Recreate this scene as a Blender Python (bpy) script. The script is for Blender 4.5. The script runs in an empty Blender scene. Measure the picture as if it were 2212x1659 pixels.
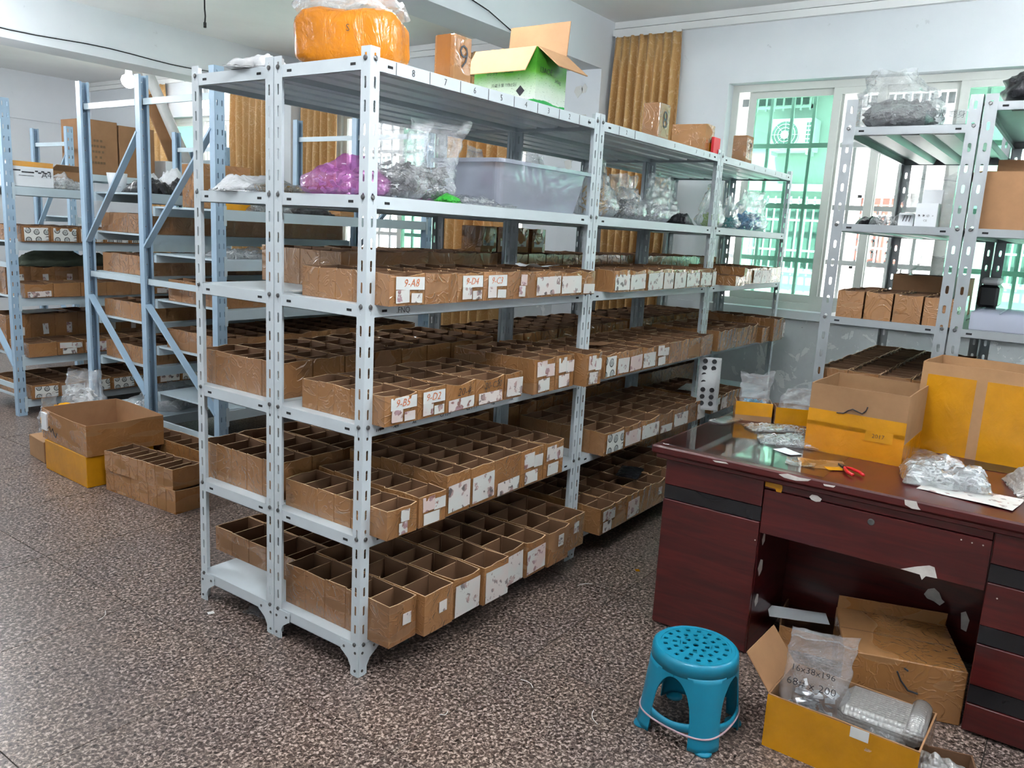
import bpy, math, random
from mathutils import Vector, Matrix, noise
import numpy as np
R_ = random.Random(7)
scene = bpy.context.scene
col = scene.collection
# ------------------------------------------------------------------ camera
CAM = (-1.7404, -1.7906, 1.4979); YAW, PITCH, ROLL, FPX = 0.6143, -0.1886, 0.0551, 1737.0
def camera():
    f = Vector((math.cos(YAW)*math.cos(PITCH), math.sin(YAW)*math.cos(PITCH), math.sin(PITCH)))
    r = Vector((math.sin(YAW), -math.cos(YAW), 0)); u = r.cross(f)
    c, s = math.cos(ROLL), math.sin(ROLL)
    r2, u2 = c*r + s*u, -s*r + c*u
    cd = bpy.data.cameras.new('camera'); cd.sensor_width = 36; cd.lens = FPX/2212*36
    cd.clip_start = .05; cd.clip_end = 200
    o = bpy.data.objects.new('camera', cd); col.objects.link(o)
    m = Matrix((r2, u2, -f)).transposed().to_4x4(); m.translation = Vector(CAM)
    o.matrix_world = m; scene.camera = o
camera()
# ------------------------------------------------------------------ sky, sun, exposure
w = bpy.data.worlds.new('sky'); scene.world = w; w.use_nodes = True
wb = w.node_tree.nodes['Background']; wb.inputs[0].default_value = (.86, .94, 1, 1); wb.inputs[1].default_value = 3.2
sd = bpy.data.lights.new('sun', 'SUN'); sd.energy = 20; sd.angle = .05; sd.color = (1, .97, .93)
so = bpy.data.objects.new('sun', sd); col.objects.link(so)
so.rotation_euler = Vector((-.62, .25, 1.0)).to_track_quat('Z', 'Y').to_euler(); so.location = (-3, 0, 9)
LAMP_W = 60
vs = scene.view_settings
scene.display_settings.display_device = 'sRGB'
vs.view_transform = 'Standard'; vs.look = 'None'; vs.exposure = 0.5; vs.gamma = 1; vs.use_curve_mapping = False
scene.cycles.use_denoising = True
scene.cycles.use_adaptive_sampling = True; scene.cycles.adaptive_threshold = .2; scene.cycles.adaptive_min_samples = 12; scene.cycles.max_bounces = 4; scene.cycles.glossy_bounces = 2; scene.cycles.transmission_bounces = 2; scene.cycles.transparent_max_bounces = 10; scene.cycles.diffuse_bounces = 3
scene.cycles.caustics_reflective = False; scene.cycles.caustics_refractive = False
scene.cycles.sample_clamp_indirect = 4
# ------------------------------------------------------------------ helpers
def put(o, parent=None, loc=None, rot=None):
    col.objects.link(o)
    if parent is not None: o.parent = parent
    if loc is not None: o.location = loc
    if rot is not None: o.rotation_euler = rot
    return o
def tag(o, label=None, cat=None, group=None, kind=None):
    if label: o['label'] = label
    if cat: o['category'] = cat
    if group: o['group'] = group
    if kind: o['kind'] = kind
    return o
def thing(name, label, cat, loc=(0, 0, 0), rz=0, group=None):
    o = bpy.data.objects.new(name, None); o.empty_display_size = .05
    put(o, None, loc, (0, 0, rz)); return tag(o, label, cat, group)
class MB:
    def __init__(s): s.v = []; s.f = []; s.m = []; s.mi = 0
    def add(s, vs, fs, mi=None, M=None):
        n = len(s.v)
        s.v += [tuple(M @ Vector(p)) for p in vs] if M is not None else [tuple(p) for p in vs]
        s.f += [tuple(i+n for i in f) for f in fs]; s.m += [s.mi if mi is None else mi]*len(fs); return s
    def box(s, x0, y0, z0, x1, y1, z1, mi=None, M=None):
        return s.add([(x0,y0,z0),(x1,y0,z0),(x1,y1,z0),(x0,y1,z0),(x0,y0,z1),(x1,y0,z1),(x1,y1,z1),(x0,y1,z1)],
          [(0,3,2,1),(4,5,6,7),(0,1,5,4),(1,2,6,5),(2,3,7,6),(3,0,4,7)], mi, M)
    def rbox(s, x0, y0, z0, x1, y1, z1, b=.004, mi=None, M=None):   # chamfered box
        xs, ys, zs = (x0, x1), (y0, y1), (z0, z1); vs = []; idx = {}
        for i in (0,1):
            for j in (0,1):
                for k in (0,1):
                    sx, sy, sz = (1-2*i), (1-2*j), (1-2*k)
                    for a in range(3):
                        p = [xs[i]+sx*b, ys[j]+sy*b, zs[k]+sz*b]; p[a] = (xs[i], ys[j], zs[k])[a]
                        idx[i,j,k,a] = len(vs); vs.append(p)
        F = []
        q = lambda *t: F.append(tuple(idx[u] for u in t))
        q((0,0,0,0),(0,0,1,0),(0,1,1,0),(0,1,0,0)); q((1,0,0,0),(1,1,0,0),(1,1,1,0),(1,0,1,0))
        q((0,0,0,1),(1,0,0,1),(1,0,1,1),(0,0,1,1)); q((0,1,0,1),(0,1,1,1),(1,1,1,1),(1,1,0,1))
        q((0,0,0,2),(0,1,0,2),(1,1,0,2),(1,0,0,2)); q((0,0,1,2),(1,0,1,2),(1,1,1,2),(0,1,1,2))
        for i in (0,1):
            for j in (0,1):
                q((i,j,0,0),(i,j,1,0),(i,j,1,1),(i,j,0,1)); q((i,0,j,0),(i,1,j,0),(i,1,j,2),(i,0,j,2)); q((0,i,j,1),(1,i,j,1),(1,i,j,2),(0,i,j,2))
                for k in (0,1): q((i,j,k,0),(i,j,k,1),(i,j,k,2))
        return s.add(vs, F, mi, M)
    def prism(s, poly, h, mi=None, M=None):      # polygon in xy, extruded +z by h
        n = len(poly)
        return s.add([(x,y,0) for x,y in poly]+[(x,y,h) for x,y in poly],
          [tuple(range(n-1,-1,-1)), tuple(range(n,2*n))]+[(i,(i+1)%n,n+(i+1)%n,n+i) for i in range(n)], mi, M)
    def tube(s, pts, r, n=8, mi=None, M=None, closed=False):
        pts = [Vector(p) for p in pts]; vs = []; fs = []
        rr = r if isinstance(r, (list, tuple)) else [r]*len(pts)
        up = None
        for i, p in enumerate(pts):
            a = pts[i-1] if (i > 0 or closed) else p; b = pts[(i+1) % len(pts)] if (i < len(pts)-1 or closed) else p
            d = (b-a).normalized()
            if up is None or abs(up.dot(d)) > .95: up = Vector((0,0,1)) if abs(d.z) < .9 else Vector((1,0,0))
            x = d.cross(up).normalized(); y = x.cross(d); up = y
            for k in range(n):
                t = 2*math.pi*k/n; vs.append(p + rr[i]*(math.cos(t)*x + math.sin(t)*y))
        m = len(pts)
        for i in range(m if closed else m-1):
            for k in range(n):
                j = (i+1) % m; fs.append((i*n+k, i*n+(k+1)%n, j*n+(k+1)%n, j*n+k))
        if not closed: fs += [tuple(range(n-1,-1,-1)), tuple((m-1)*n+k for k in range(n))]
        return s.add(vs, fs, mi, M)
    def lathe(s, prof, n=24, mi=None, M=None):
        vs = []; fs = []
        for r, z in prof:
            for k in range(n): t = 2*math.pi*k/n; vs.append((r*math.cos(t), r*math.sin(t), z))
        for i in range(len(prof)-1):
            for k in range(n): fs.append((i*n+k, i*n+(k+1)%n, (i+1)*n+(k+1)%n, (i+1)*n+k))
        if prof[0][0] > 1e-6: fs.append(tuple(range(n-1,-1,-1)))
        if prof[-1][0] > 1e-6: fs.append(tuple((len(prof)-1)*n+k for k in range(n)))
        return s.add(vs, fs, mi, M)
    def mesh(s, name, mats, smooth=False):
        me = bpy.data.meshes.new(name); me.from_pydata(s.v, [], s.f)
        for m in (mats if isinstance(mats, (list, tuple)) else [mats]): me.materials.append(m)
        if any(s.m): me.polygons.foreach_set('material_index', s.m)
        if smooth: me.polygons.foreach_set('use_smooth', [True]*len(me.polygons))
        me.update(); return me
    def build(s, name, mats, parent=None, loc=None, rot=None, smooth=False):
        return put(bpy.data.objects.new(name, s.mesh(name, mats, smooth)), parent, loc, rot)
def inst(name, me, parent=None, loc=None, rot=None):
    return put(bpy.data.objects.new(name, me), parent, loc, rot)
def struct(o): o['kind'] = 'structure'; return o
def text(body, size, mat, parent, loc, rot, name='lettering', extrude=.0003, align='CENTER', shear=0):
    cu = bpy.data.curves.new(name, 'FONT'); cu.body = body; cu.size = size; cu.align_x = align; cu.align_y = 'CENTER'
    cu.extrude = extrude; cu.resolution_u = 2; cu.shear = shear; cu.offset = -size*.014; cu.materials.append(mat)
    return put(bpy.data.objects.new(name, cu), parent, loc, rot)
RX = math.pi/2
FRONT = (RX, 0, 0)              # text on a face looking to -y
WEST = (RX, 0, -RX)             # text on a face looking to -x
TOPUP = (0, 0, 0)
ORD = 'first second third fourth fifth sixth seventh eighth ninth tenth eleventh twelfth thirteenth fourteenth fifteenth sixteenth'.split()
def slot_cell(mb, fmap, a0, a1, b0, b1, sw, sh, t, mi=None):
    """one cell of perforated sheet: outer a0..a1 x b0..b1, an oblong hole sw x sh in its middle, thickness t (fmap(a,b,d) -> point)"""
    ca, cb = (a0+a1)/2, (b0+b1)/2; hx, hy = sw/2, sh/2; c = min(hx, hy)*.6
    H = [(ca-hx,cb-hy+c),(ca-hx,cb+hy-c),(ca-hx+c,cb+hy),(ca+hx-c,cb+hy),(ca+hx,cb+hy-c),(ca+hx,cb-hy+c),(ca+hx-c,cb-hy),(ca-hx+c,cb-hy)]
    O = [(a0,b0),(a0,b1),(a1,b1),(a1,b0)]
    P = O+H
    vs = [fmap(a,b,0) for a,b in P]+[fmap(a,b,t) for a,b in P]
    F = [(0,1,5,4),(1,6,5),(1,2,7,6),(2,8,7),(2,3,9,8),(3,10,9),(3,0,11,10),(0,4,11)]
    fs = [tuple(reversed(f)) for f in F]+[tuple(i+12 for i in f) for f in F]
    fs += [(4+i,4+(i+1)%8,16+(i+1)%8,16+i) for i in range(8)]
    mb.add(vs, fs, mi)
# ------------------------------------------------------------------ materials
def srgb(r, g, b):
    f = lambda c: (c/255/12.92) if c/255 <= .04045 else ((c/255+.055)/1.055)**2.4
    return (f(r), f(g), f(b), 1)
class NT:
    def __init__(s, name):
        s.m = bpy.data.materials.new(name); s.m.use_nodes = True; s.t = s.m.node_tree; s.n = s.t.nodes
        s.b = s.n['Principled BSDF']; s.out = s.n['Material Output']
    def N(s, ty, **kw):
        n = s.n.new(ty)
        for k, v in kw.items():
            if hasattr(n, k) and not k[0].isupper(): setattr(n, k, v)
            else: n.inputs[k.replace('_', ' ')].default_value = v
        return n
    def L(s, a, b): s.t.links.new(a, b)
    def coord(s, rnd=True, scale=(1, 1, 1)):
        tc = s.N('ShaderNodeTexCoord'); mp = s.N('ShaderNodeMapping'); mp.inputs['Scale'].default_value = scale
        s.L(tc.outputs['Object'], mp.inputs['Vector'])
        if rnd:
            oi = s.N('ShaderNodeObjectInfo'); mu = s.N('ShaderNodeMath', operation='MULTIPLY'); mu.inputs[1].default_value = 37
            s.L(oi.outputs['Random'], mu.inputs[0]); cx = s.N('ShaderNodeCombineXYZ')
            s.L(mu.outputs[0], cx.inputs[0]); s.L(mu.outputs[0], cx.inputs[1]); s.L(cx.outputs[0], mp.inputs['Location'])
        return mp.outputs['Vector']
    def noise(s, vec, scale, detail=3, rough=.5, dist=0):
        n = s.N('ShaderNodeTexNoise'); n.inputs['Scale'].default_value = scale; n.inputs['Detail'].default_value = detail
        n.inputs['Roughness'].default_value = rough; n.inputs['Distortion'].default_value = dist
        if vec is not None: s.L(vec, n.inputs['Vector'])
        return n.outputs['Fac']
    def ramp(s, fac, stops, interp='LINEAR'):
        r = s.N('ShaderNodeValToRGB'); e = r.color_ramp.elements; r.color_ramp.interpolation = interp
        while len(e) < len(stops): e.new(.5)
        for x, (p, c) in zip(e, stops): x.position = p; x.color = c if len(c) == 4 else (*c, 1)
        s.L(fac, r.inputs[0]); return r.outputs[0]
    def mix(s, fac, a, b, mode='MIX'):
        m = s.N('ShaderNodeMix', data_type='RGBA', blend_type=mode)
        for sock, v in ((m.inputs[0], fac), (m.inputs[6], a), (m.inputs[7], b)):
            if hasattr(v, 'links') or hasattr(v, 'is_linked'): s.L(v, sock)
            else: sock.default_value = v
        return m.outputs[2]
    def bump(s, h, strength=.2, dist=.01):
        b = s.N('ShaderNodeBump'); b.inputs['Strength'].default_value = strength; b.inputs['Distance'].default_value = dist
        s.L(h, b.inputs['Height']); s.L(b.outputs[0], s.b.inputs['Normal']); return b.outputs[0]
    def set(s, color=None, rough=None, metal=None, **kw):
        for k, v in dict(Base_Color=color, Roughness=rough, Metallic=metal, **kw).items():
            if v is None: continue
            i = s.b.inputs[k.replace('_', ' ')]
            if hasattr(v, 'is_linked'): s.L(v, i)
            else: i.default_value = v
        return s
def paint(name, c, rough=.45, var=.12, scale=6, metal=0, bump=0, rnd=True, **kw):
    t = NT(name); v = t.coord(rnd); f = t.noise(v, scale, 4, .6)
    c = tuple(c[:3]); t.set(t.ramp(f, [(.3, tuple(x*(1-var) for x in c)), (.7, tuple(min(1, x*(1+var)) for x in c))]), rough, metal, **kw)
    if bump: t.bump(t.noise(v, scale*8, 3), bump, .002)
    return t.m
def card(name, c, tape=0., var=.14, rough=.72):
    """corrugated board; tape>0 lays glossy clear or gold packing tape with wrinkles over part of it"""
    t = NT(name); v = t.coord(True); c = tuple(c[:3])
    f = t.noise(v, 7, 5, .65); oi = t.N('ShaderNodeObjectInfo')
    base = t.ramp(f, [(.25, tuple(x*(1-var) for x in c)), (.75, tuple(x*(1+var) for x in c))])
    hsv = t.N('ShaderNodeHueSaturation'); mr = t.N('ShaderNodeMapRange'); mr.inputs[3].default_value = .8; mr.inputs[4].default_value = 1.18
    t.L(oi.outputs['Random'], mr.inputs[0]); t.L(mr.outputs[0], hsv.inputs['Value']); t.L(base, hsv.inputs['Color'])
    fl = t.N('ShaderNodeTexWave'); fl.inputs['Scale'].default_value = 60; fl.bands_direction = 'Z'; t.L(v, fl.inputs['Vector'])
    if tape:
        band = t.noise(t.coord(True, (3, 3, 9)), 1.6, 1, .3)
        msk = t.ramp(band, [(.5-tape*.25, (0, 0, 0)), (.54-tape*.25, (1, 1, 1))])
        cw = t.mix(.55, hsv.outputs[0], tuple(x*y for x, y in zip(c, (1.12, 1.0, .78)))+(1,))
        w0 = t.noise(t.coord(True), 11, 2, .5, 1.2); wr = t.ramp(w0, [(.40, (0, 0, 0)), (.445, (1, 1, 1)), (.455, (.2, .2, .2)), (.55, (.1, .1, .1)), (.575, (.8, .8, .8)), (.60, (0, 0, 0))])
        colr = t.mix(msk, hsv.outputs[0], cw)
        t.set(colr, t.ramp(msk, [(0, (rough,)*3), (1, (.2,)*3)]))
        t.b.inputs['Coat Weight'].default_value = .0; t.L(msk, t.b.inputs['Coat Weight']); t.b.inputs['Coat Roughness'].default_value = .12
        hh = t.N('ShaderNodeMath', operation='MULTIPLY'); t.L(wr, hh.inputs[0]); t.L(msk, hh.inputs[1]); nb = t.bump(hh.outputs[0], .45, .004); t.L(nb, t.b.inputs['Coat Normal'])
    else:
        t.set(hsv.outputs[0], rough); t.bump(fl.outputs['Fac'], .05, .002)
    t.b.inputs['Specular IOR Level'].default_value = .4
    return t.m
def film(name, tint=(1, 1, 1), milk=.12, gloss=.35, scale=18, milkcol=(.9, .92, .94)):
    """thin clear poly film: see-through, glossy on the creases, a little milky"""
    t = NT(name); t.n.remove(t.b)
    tr = t.N('ShaderNodeBsdfTransparent'); tr.inputs[0].default_value = (*tint, 1)
    gl = t.N('ShaderNodeBsdfGlossy'); gl.inputs['Roughness'].default_value = .12; gl.inputs['Color'].default_value = (.95, .97, 1, 1)
    df = t.N('ShaderNodeBsdfDiffuse'); df.inputs[0].default_value = (*milkcol, 1)
    v = t.coord(True); nz = t.noise(v, scale, 4, .6, .8)
    bp = t.N('ShaderNodeBump'); bp.inputs['Strength'].default_value = .9; bp.inputs['Distance'].default_value = .02
    t.L(nz, bp.inputs['Height']); t.L(bp.outputs[0], gl.inputs['Normal'])
    lw = t.N('ShaderNodeLayerWeight'); lw.inputs[0].default_value = .35; t.L(bp.outputs[0], lw.inputs['Normal'])
    m1 = t.N('ShaderNodeMixShader'); m1.inputs[0].default_value = milk; t.L(tr.outputs[0], m1.inputs[1]); t.L(df.outputs[0], m1.inputs[2])
    mm = t.N('ShaderNodeMath', operation='MULTIPLY'); mm.inputs[1].default_value = gloss; t.L(lw.outputs['Facing'], mm.inputs[0])
    ma = t.N('ShaderNodeMath', operation='ADD'); ma.inputs[1].default_value = .07; t.L(mm.outputs[0], ma.inputs[0])
    m2 = t.N('ShaderNodeMixShader'); t.L(ma.outputs[0], m2.inputs[0]); t.L(m1.outputs[0], m2.inputs[1]); t.L(gl.outputs[0], m2.inputs[2])
    t.L(m2.outputs[0], t.out.inputs[0]); return t.m
def tint_glass(name, c, milk=.0):
    t = NT(name); t.n.remove(t.b)
    tr = t.N('ShaderNodeBsdfTransparent')
    v = t.coord(False); f = t.noise(v, 4, 4, .7)
    t.L(t.ramp(f, [(.3, tuple(x*.94 for x in c)), (.7, c)]), tr.inputs[0])
    gl = t.N('ShaderNodeBsdfGlossy'); gl.inputs['Roughness'].default_value = .03
    m = t.N('ShaderNodeMixShader'); fr = t.N('ShaderNodeLayerWeight'); fr.inputs[0].default_value = .5; pw = t.N('ShaderNodeMath', operation='POWER'); pw.inputs[1].default_value = 5; t.L(fr.outputs['Facing'], pw.inputs[0]); sa = t.N('ShaderNodeMath', operation='MULTIPLY_ADD'); sa.inputs[1].default_value = .96; sa.inputs[2].default_value = .04; t.L(pw.outputs[0], sa.inputs[0]); t.L(sa.outputs[0], m.inputs[0]); t.L(tr.outputs[0], m.inputs[1]); t.L(gl.outputs[0], m.inputs[2])
    t.L(m.outputs[0], t.out.inputs[0]); return t.m
def print_mat(name, dark=.5, hue=(.12, .1, .1), pink=.0):
    """white paper with small printed pictures"""
    t = NT(name); v = t.coord(True)
    vo = t.N('ShaderNodeTexVoronoi'); vo.inputs['Scale'].default_value = 26; dv = t.N('ShaderNodeVectorMath', operation='ADD'); nd = t.N('ShaderNodeTexNoise'); nd.inputs['Scale'].default_value = 45; t.L(v, nd.inputs['Vector']); sc = t.N('ShaderNodeVectorMath', operation='SCALE'); sc.inputs['Scale'].default_value = .03; t.L(nd.outputs['Color'], sc.inputs[0]); t.L(v, dv.inputs[0]); t.L(sc.outputs[0], dv.inputs[1]); t.L(dv.outputs[0], vo.inputs['Vector'])
    a = t.ramp(vo.outputs['Distance'], [(.36, (1, 1, 1)), (.42, (0, 0, 0))])
    nz = t.noise(v, 26, 3, .7); b = t.ramp(nz, [(.5-dark*.12, (0, 0, 0)), (.53-dark*.12, (1, 1, 1))])
    mu = t.N('ShaderNodeMath', operation='MULTIPLY'); t.L(a, mu.inputs[0]); t.L(b, mu.inputs[1])
    cc = t.mix(t.ramp(t.noise(v, 40, 2), [(.42, (0, 0, 0)), (.6, (1, 1, 1))]), (*hue, 1), (.45-pink*.1, .3-.1*pink, .28, 1))
    bg = t.ramp(t.noise(v, 9, 2), [(.45, (.64, .64, .61)), (.62, (.68-.05*pink, .61-.2*pink, .58-.2*pink))])
    t.set(t.mix(mu.outputs[0], bg, cc), .35); return t.m
def disc_print(name):
    t = NT(name); v = t.coord(False, (1, 1, 1)); sep = t.N('ShaderNodeSeparateXYZ'); t.L(v, sep.inputs[0])
    cx = t.N('ShaderNodeCombineXYZ'); t.L(sep.outputs[0], cx.inputs[0]); t.L(sep.outputs[2], cx.inputs[1])
    vo = t.N('ShaderNodeTexVoronoi', voronoi_dimensions='2D'); vo.inputs['Scale'].default_value = 17; vo.inputs['Randomness'].default_value = .25; t.L(cx.outputs[0], vo.inputs['Vector'])
    ring = t.ramp(vo.outputs['Distance'], [(.0, (.25, .27, .27)), (.22, (.5, .52, .5)), (.27, (.05, .05, .05)), (.33, (.05, .05, .05)), (.36, (.74, .74, .70))])
    t.set(t.mix(t.ramp(t.noise(v, 30, 3), [(.55, (0, 0, 0)), (.6, (1, 1, 1))]), ring, (.7, .7, .68, 1)), .4); return t.m
C_STEEL, C_BLUE = srgb(202, 211, 216), srgb(156, 182, 203)
def scuffed(name, c, rough, metal=0):
    t = NT(name); v = t.coord(True); c = tuple(c[:3])
    a = t.ramp(t.noise(v, 5, 4, .6), [(.3, tuple(x*.9 for x in c)), (.7, c)])
    d = t.ramp(t.noise(v, 38, 5, .75), [(.68, (0, 0, 0)), (.74, (1, 1, 1))])
    t.set(t.mix(d, a, tuple(x*.45 for x in c)+(1,)), rough, metal); return t.m
m_steel = scuffed('grey_painted_steel', C_STEEL, .42)
m_steel2 = scuffed('plain_galvanised_steel', srgb(156, 162, 165), .38, .25)
m_blue = scuffed('pale_blue_painted_steel', C_BLUE, .38)
m_bluew = scuffed('blue_white_painted_steel', srgb(188, 204, 212), .36)
m_hole = paint('dark_hole', (.012, .013, .015), .8, .1)  # flat dark plates painted for the shade inside shelf rim slots
m_screw = paint('zinc_screw', (.16, .16, .16), .35, .3, 40, .8)
CB = srgb(150, 110, 74); CBD = srgb(142, 104, 72)
m_card = card('brown_cardboard', srgb(156, 116, 82))
m_taped = card('taped_cardboard', CB, .9)
m_taped2 = card('lightly_taped_cardboard', CBD, .45)
m_cell = card('cardboard_inside', srgb(116, 84, 60), 0, .12)  # same cardboard as outside, with the inner shade darkened into its colour
m_cartonpale = card('pale_carton', srgb(160, 122, 86))
m_kraft = card('kraft_carton', srgb(158, 114, 72), .3)
def goldtape(name, c, bs=.3):
    t = NT(name); v = t.coord(True); f = t.noise(v, 5, 4, .6); c = tuple(c[:3])
    wr = t.noise(t.coord(True, (1, 1, .5)), 16, 4, .6, 1.4)
    t.set(t.ramp(f, [(.3, tuple(x*.8 for x in c)), (.7, tuple(x*1.15 for x in c))]), .2); t.bump(wr, bs, .008); return t.m
m_gold = goldtape('gold_packing_tape', srgb(200, 138, 22))
m_amber = goldtape('amber_packing_tape', srgb(202, 130, 20))
m_browntape = goldtape('brown_packing_tape', srgb(150, 98, 48))
m_amberwrap = goldtape('amber_wrinkled_wrap', srgb(198, 120, 18), 1.0)
m_edge = card('cardboard_cut_edge', srgb(206, 172, 134))
m_paper = paint('white_paper', (.66, .67, .65), .5, .06, 12)
m_print = [print_mat('picture_label_dark', .7), print_mat('picture_label_light', .2, (.2, .18, .18)), print_mat('picture_label_pink', .4, (.25, .12, .1), .45)]
m_disc = disc_print('round_picture_label')
m_ink = paint('black_marker_ink', (.015, .015, .02), .4, .3)
m_orange = paint('orange_marker_ink', srgb(214, 104, 32), .4, .1)
m_clear = film('clear_poly_film', milk=.085, gloss=.8)
m_milky = film('milky_poly_film', milk=.16, gloss=.5)
m_white_film = film('white_poly_film', milk=.75, gloss=.4)
m_purple = film('purple_poly_film', (.92, .62, .88), .3, .4, 14, srgb(196, 104, 180)[:3])
m_pink = film('pink_poly_film', (.9, .3, .7), .6, .4, 14, srgb(230, 60, 190)[:3])
m_tub = film('translucent_plastic_tub', (.86, .88, .94), .42, .3, 2, (.62, .65, .75))
m_blackfilm = paint('black_plastic_film', (.02, .02, .024), .22, .4, 20, bump=.6)
m_greyfilm = paint('grey_plastic_sheet', (.16, .165, .17), .3, .3, 10, bump=.4)
m_silver = paint('silver_trinkets', (.5, .51, .53), .3, .5, 40, .75)
m_dark = paint('dark_trinkets', (.06, .06, .065), .35, .7, 40, .3)
m_lav = paint('lavender_trinkets', (.55, .42, .58), .4, .3, 30)
m_gilt = paint('gilt_trinkets', (.5, .32, .1), .3, .5, 40, .6)
m_beadb = paint('turquoise_beads', (.02, .26, .42), .25, .6, 60)
m_bluecord = paint('blue_cord', (.02, .25, .55), .5, .3, 30)
m_teal = paint('teal_beads', (.03, .35, .38), .35, .4, 30)
m_lime = paint('lime_beads', (.32, .5, .1), .4, .4, 30)
m_violet = paint('violet_beads', (.16, .06, .3), .4, .4, 30)
m_bubble = None
def bubblewrap():
    t = NT('bubble_wrap'); t.n.remove(t.b); v = t.coord(False)
    vo = t.N('ShaderNodeTexVoronoi'); vo.inputs['Scale'].default_value = 85; vo.inputs['Randomness'].default_value = .2; t.L(v, vo.inputs['Vector'])
    bp = t.N('ShaderNodeBump'); bp.inputs['Strength'].default_value = 1; bp.inputs['Distance'].default_value = .006; bp.invert = True; t.L(vo.outputs['Distance'], bp.inputs['Height'])
    gl = t.N('ShaderNodeBsdfGlossy'); gl.inputs['Roughness'].default_value = .15; t.L(bp.outputs[0], gl.inputs['Normal'])
    df = t.N('ShaderNodeBsdfDiffuse'); df.inputs[0].default_value = (.55, .53, .51, 1); t.L(bp.outputs[0], df.inputs['Normal'])
    tr = t.N('ShaderNodeBsdfTransparent'); a = t.N('ShaderNodeMixShader'); a.inputs[0].default_value = .5; t.L(tr.outputs[0], a.inputs[1]); t.L(df.outputs[0], a.inputs[2])
    b = t.N('ShaderNodeMixShader'); b.inputs[0].default_value = .25; t.L(a.outputs[0], b.inputs[1]); t.L(gl.outputs[0], b.inputs[2]); t.L(b.outputs[0], t.out.inputs[0]); return t.m
m_bubble = bubblewrap()
def wood():
    t = NT('mahogany_veneer'); v = t.coord(False, (1, 1, 12)); n = t.noise(v, 2.2, 6, .6, 1.2)
    t.set(t.ramp(n, [(.25, srgb(48, 11, 13)), (.5, srgb(72, 19, 19)), (.8, srgb(94, 28, 26))]), .3); t.b.inputs['Coat Weight'].default_value = .3; return t.m
m_wood = wood()
m_chip = paint('bare_chipboard_chip', (.62, .58, .54), .7, .15, 30)
m_black = paint('black_lacquer', (.012, .012, .014), .25, .2)
m_stool = paint('turquoise_plastic', srgb(14, 128, 158), .35, .06, 8)
m_band = paint('pale_rubber_band', srgb(190, 160, 168), .6, .1)
m_red = paint('red_plastic', srgb(205, 34, 40), .35, .1)
m_redcard = paint('red_card', srgb(214, 38, 52), .45, .1)
m_iron = paint('dark_tool_steel', (.08, .08, .085), .35, .3, 30, .8)
m_whitecard = paint('white_card', (.72, .75, .78), .5, .05)
m_yellowbag = paint('yellow_plastic', srgb(226, 160, 20), .25, .15, 10, bump=.5)
m_offwhite = paint('off_white_plastic', (.62, .64, .65), .4, .08)
m_acrylic = tint_glass('clear_acrylic', (.93, .95, .96))
m_glasssheet = tint_glass('desk_glass', (.94, .96, .95))
m_green = tint_glass('green_film_glass', (.55, .82, .71))
m_clearglass = tint_glass('clear_glass', (.96, .97, .97))
def walls():
    t = NT('white_wall_paint'); v = t.coord(False)
    a = t.ramp(t.noise(v, 1.1, 5, .6), [(.3, (.70, .74, .78)), (.7, (.78, .81, .84))])
    d = t.ramp(t.noise(v, 9, 6, .7), [(.66, (0, 0, 0)), (.70, (1, 1, 1))])
    t.set(t.mix(d, a, (.64, .67, .70, 1)), .7); return t.m
m_wall = walls()
def dado():
    t = NT('flaking_wall_paint'); v = t.coord(False)
    a = t.ramp(t.noise(v, 3, 5, .6), [(.3, (.50, .53, .55)), (.7, (.62, .65, .66))])
    d = t.ramp(t.noise(v, 9, 5, .6, .6), [(.57, (0, 0, 0)), (.59, (1, 1, 1))])
    k = t.ramp(t.noise(v, 30, 5, .7), [(.66, (0, 0, 0)), (.70, (1, 1, 1))])
    t.set(t.mix(k, t.mix(d, a, (.74, .76, .76, 1)), (.16, .17, .17, 1)), .75); t.bump(d, .3, .004); return t.m
m_dado = dado()
m_ceil = paint('ceiling_paint', (.9, .91, .90), .8, .04, 1.2, rnd=False)
m_frame = paint('white_window_frame', (.66, .68, .64), .4, .06, 3)
def floor_mat():
    t = NT('speckled_granite_tile'); v = t.coord(True)
    n = t.noise(v, 84, 5, .7, .6)
    c = t.ramp(n, [(.37, srgb(42, 33, 30)), (.46, srgb(80, 67, 61)), (.53, srgb(114, 99, 91)), (.61, srgb(182, 165, 155))])
    m = t.ramp(t.noise(v, 2.4, 3), [(.35, (.9, .9, .93)), (.65, (1.06, 1.03, 1.0))])
    t.set(t.mix(1, c, m, 'MULTIPLY'), t.ramp(n, [(.3, (.26,)*3), (.7, (.38,)*3)])); t.b.inputs['Specular IOR Level'].default_value = .5; return t.m
m_floor = floor_mat()
m_grout = paint('dark_floor_joint', (.05, .045, .04), .8, .2)
def curtain_mat():
    t = NT('gold_jacquard'); v = t.coord(False); n = t.noise(t.coord(False, (6, 6, 6)), 1.6, 2, .4, 2.2)
    s = t.ramp(n, [(.50, (0, 0, 0)), (.515, (1, 1, 1)), (.535, (1, 1, 1)), (.55, (0, 0, 0))])
    w = t.N('ShaderNodeTexWave'); w.inputs['Scale'].default_value = 160; w.bands_direction = 'Z'; t.L(v, w.inputs['Vector'])
    t.set(t.mix(s, srgb(214, 168, 106), srgb(234, 202, 150)), .45)
    t.b.inputs['Sheen Weight'].default_value = .3
    tl = t.N('ShaderNodeBsdfTranslucent'); tl.inputs[0].default_value = srgb(226, 170, 96); mx = t.N('ShaderNodeMixShader'); mx.inputs[0].default_value = .18
    t.L(t.b.outputs[0], mx.inputs[1]); t.L(tl.outputs[0], mx.inputs[2]); t.L(mx.outputs[0], t.out.inputs[0]); return t.m
m_curtain = curtain_mat()
m_yard = paint('pale_concrete_yard', (.82, .82, .80), .8, .05)
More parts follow.
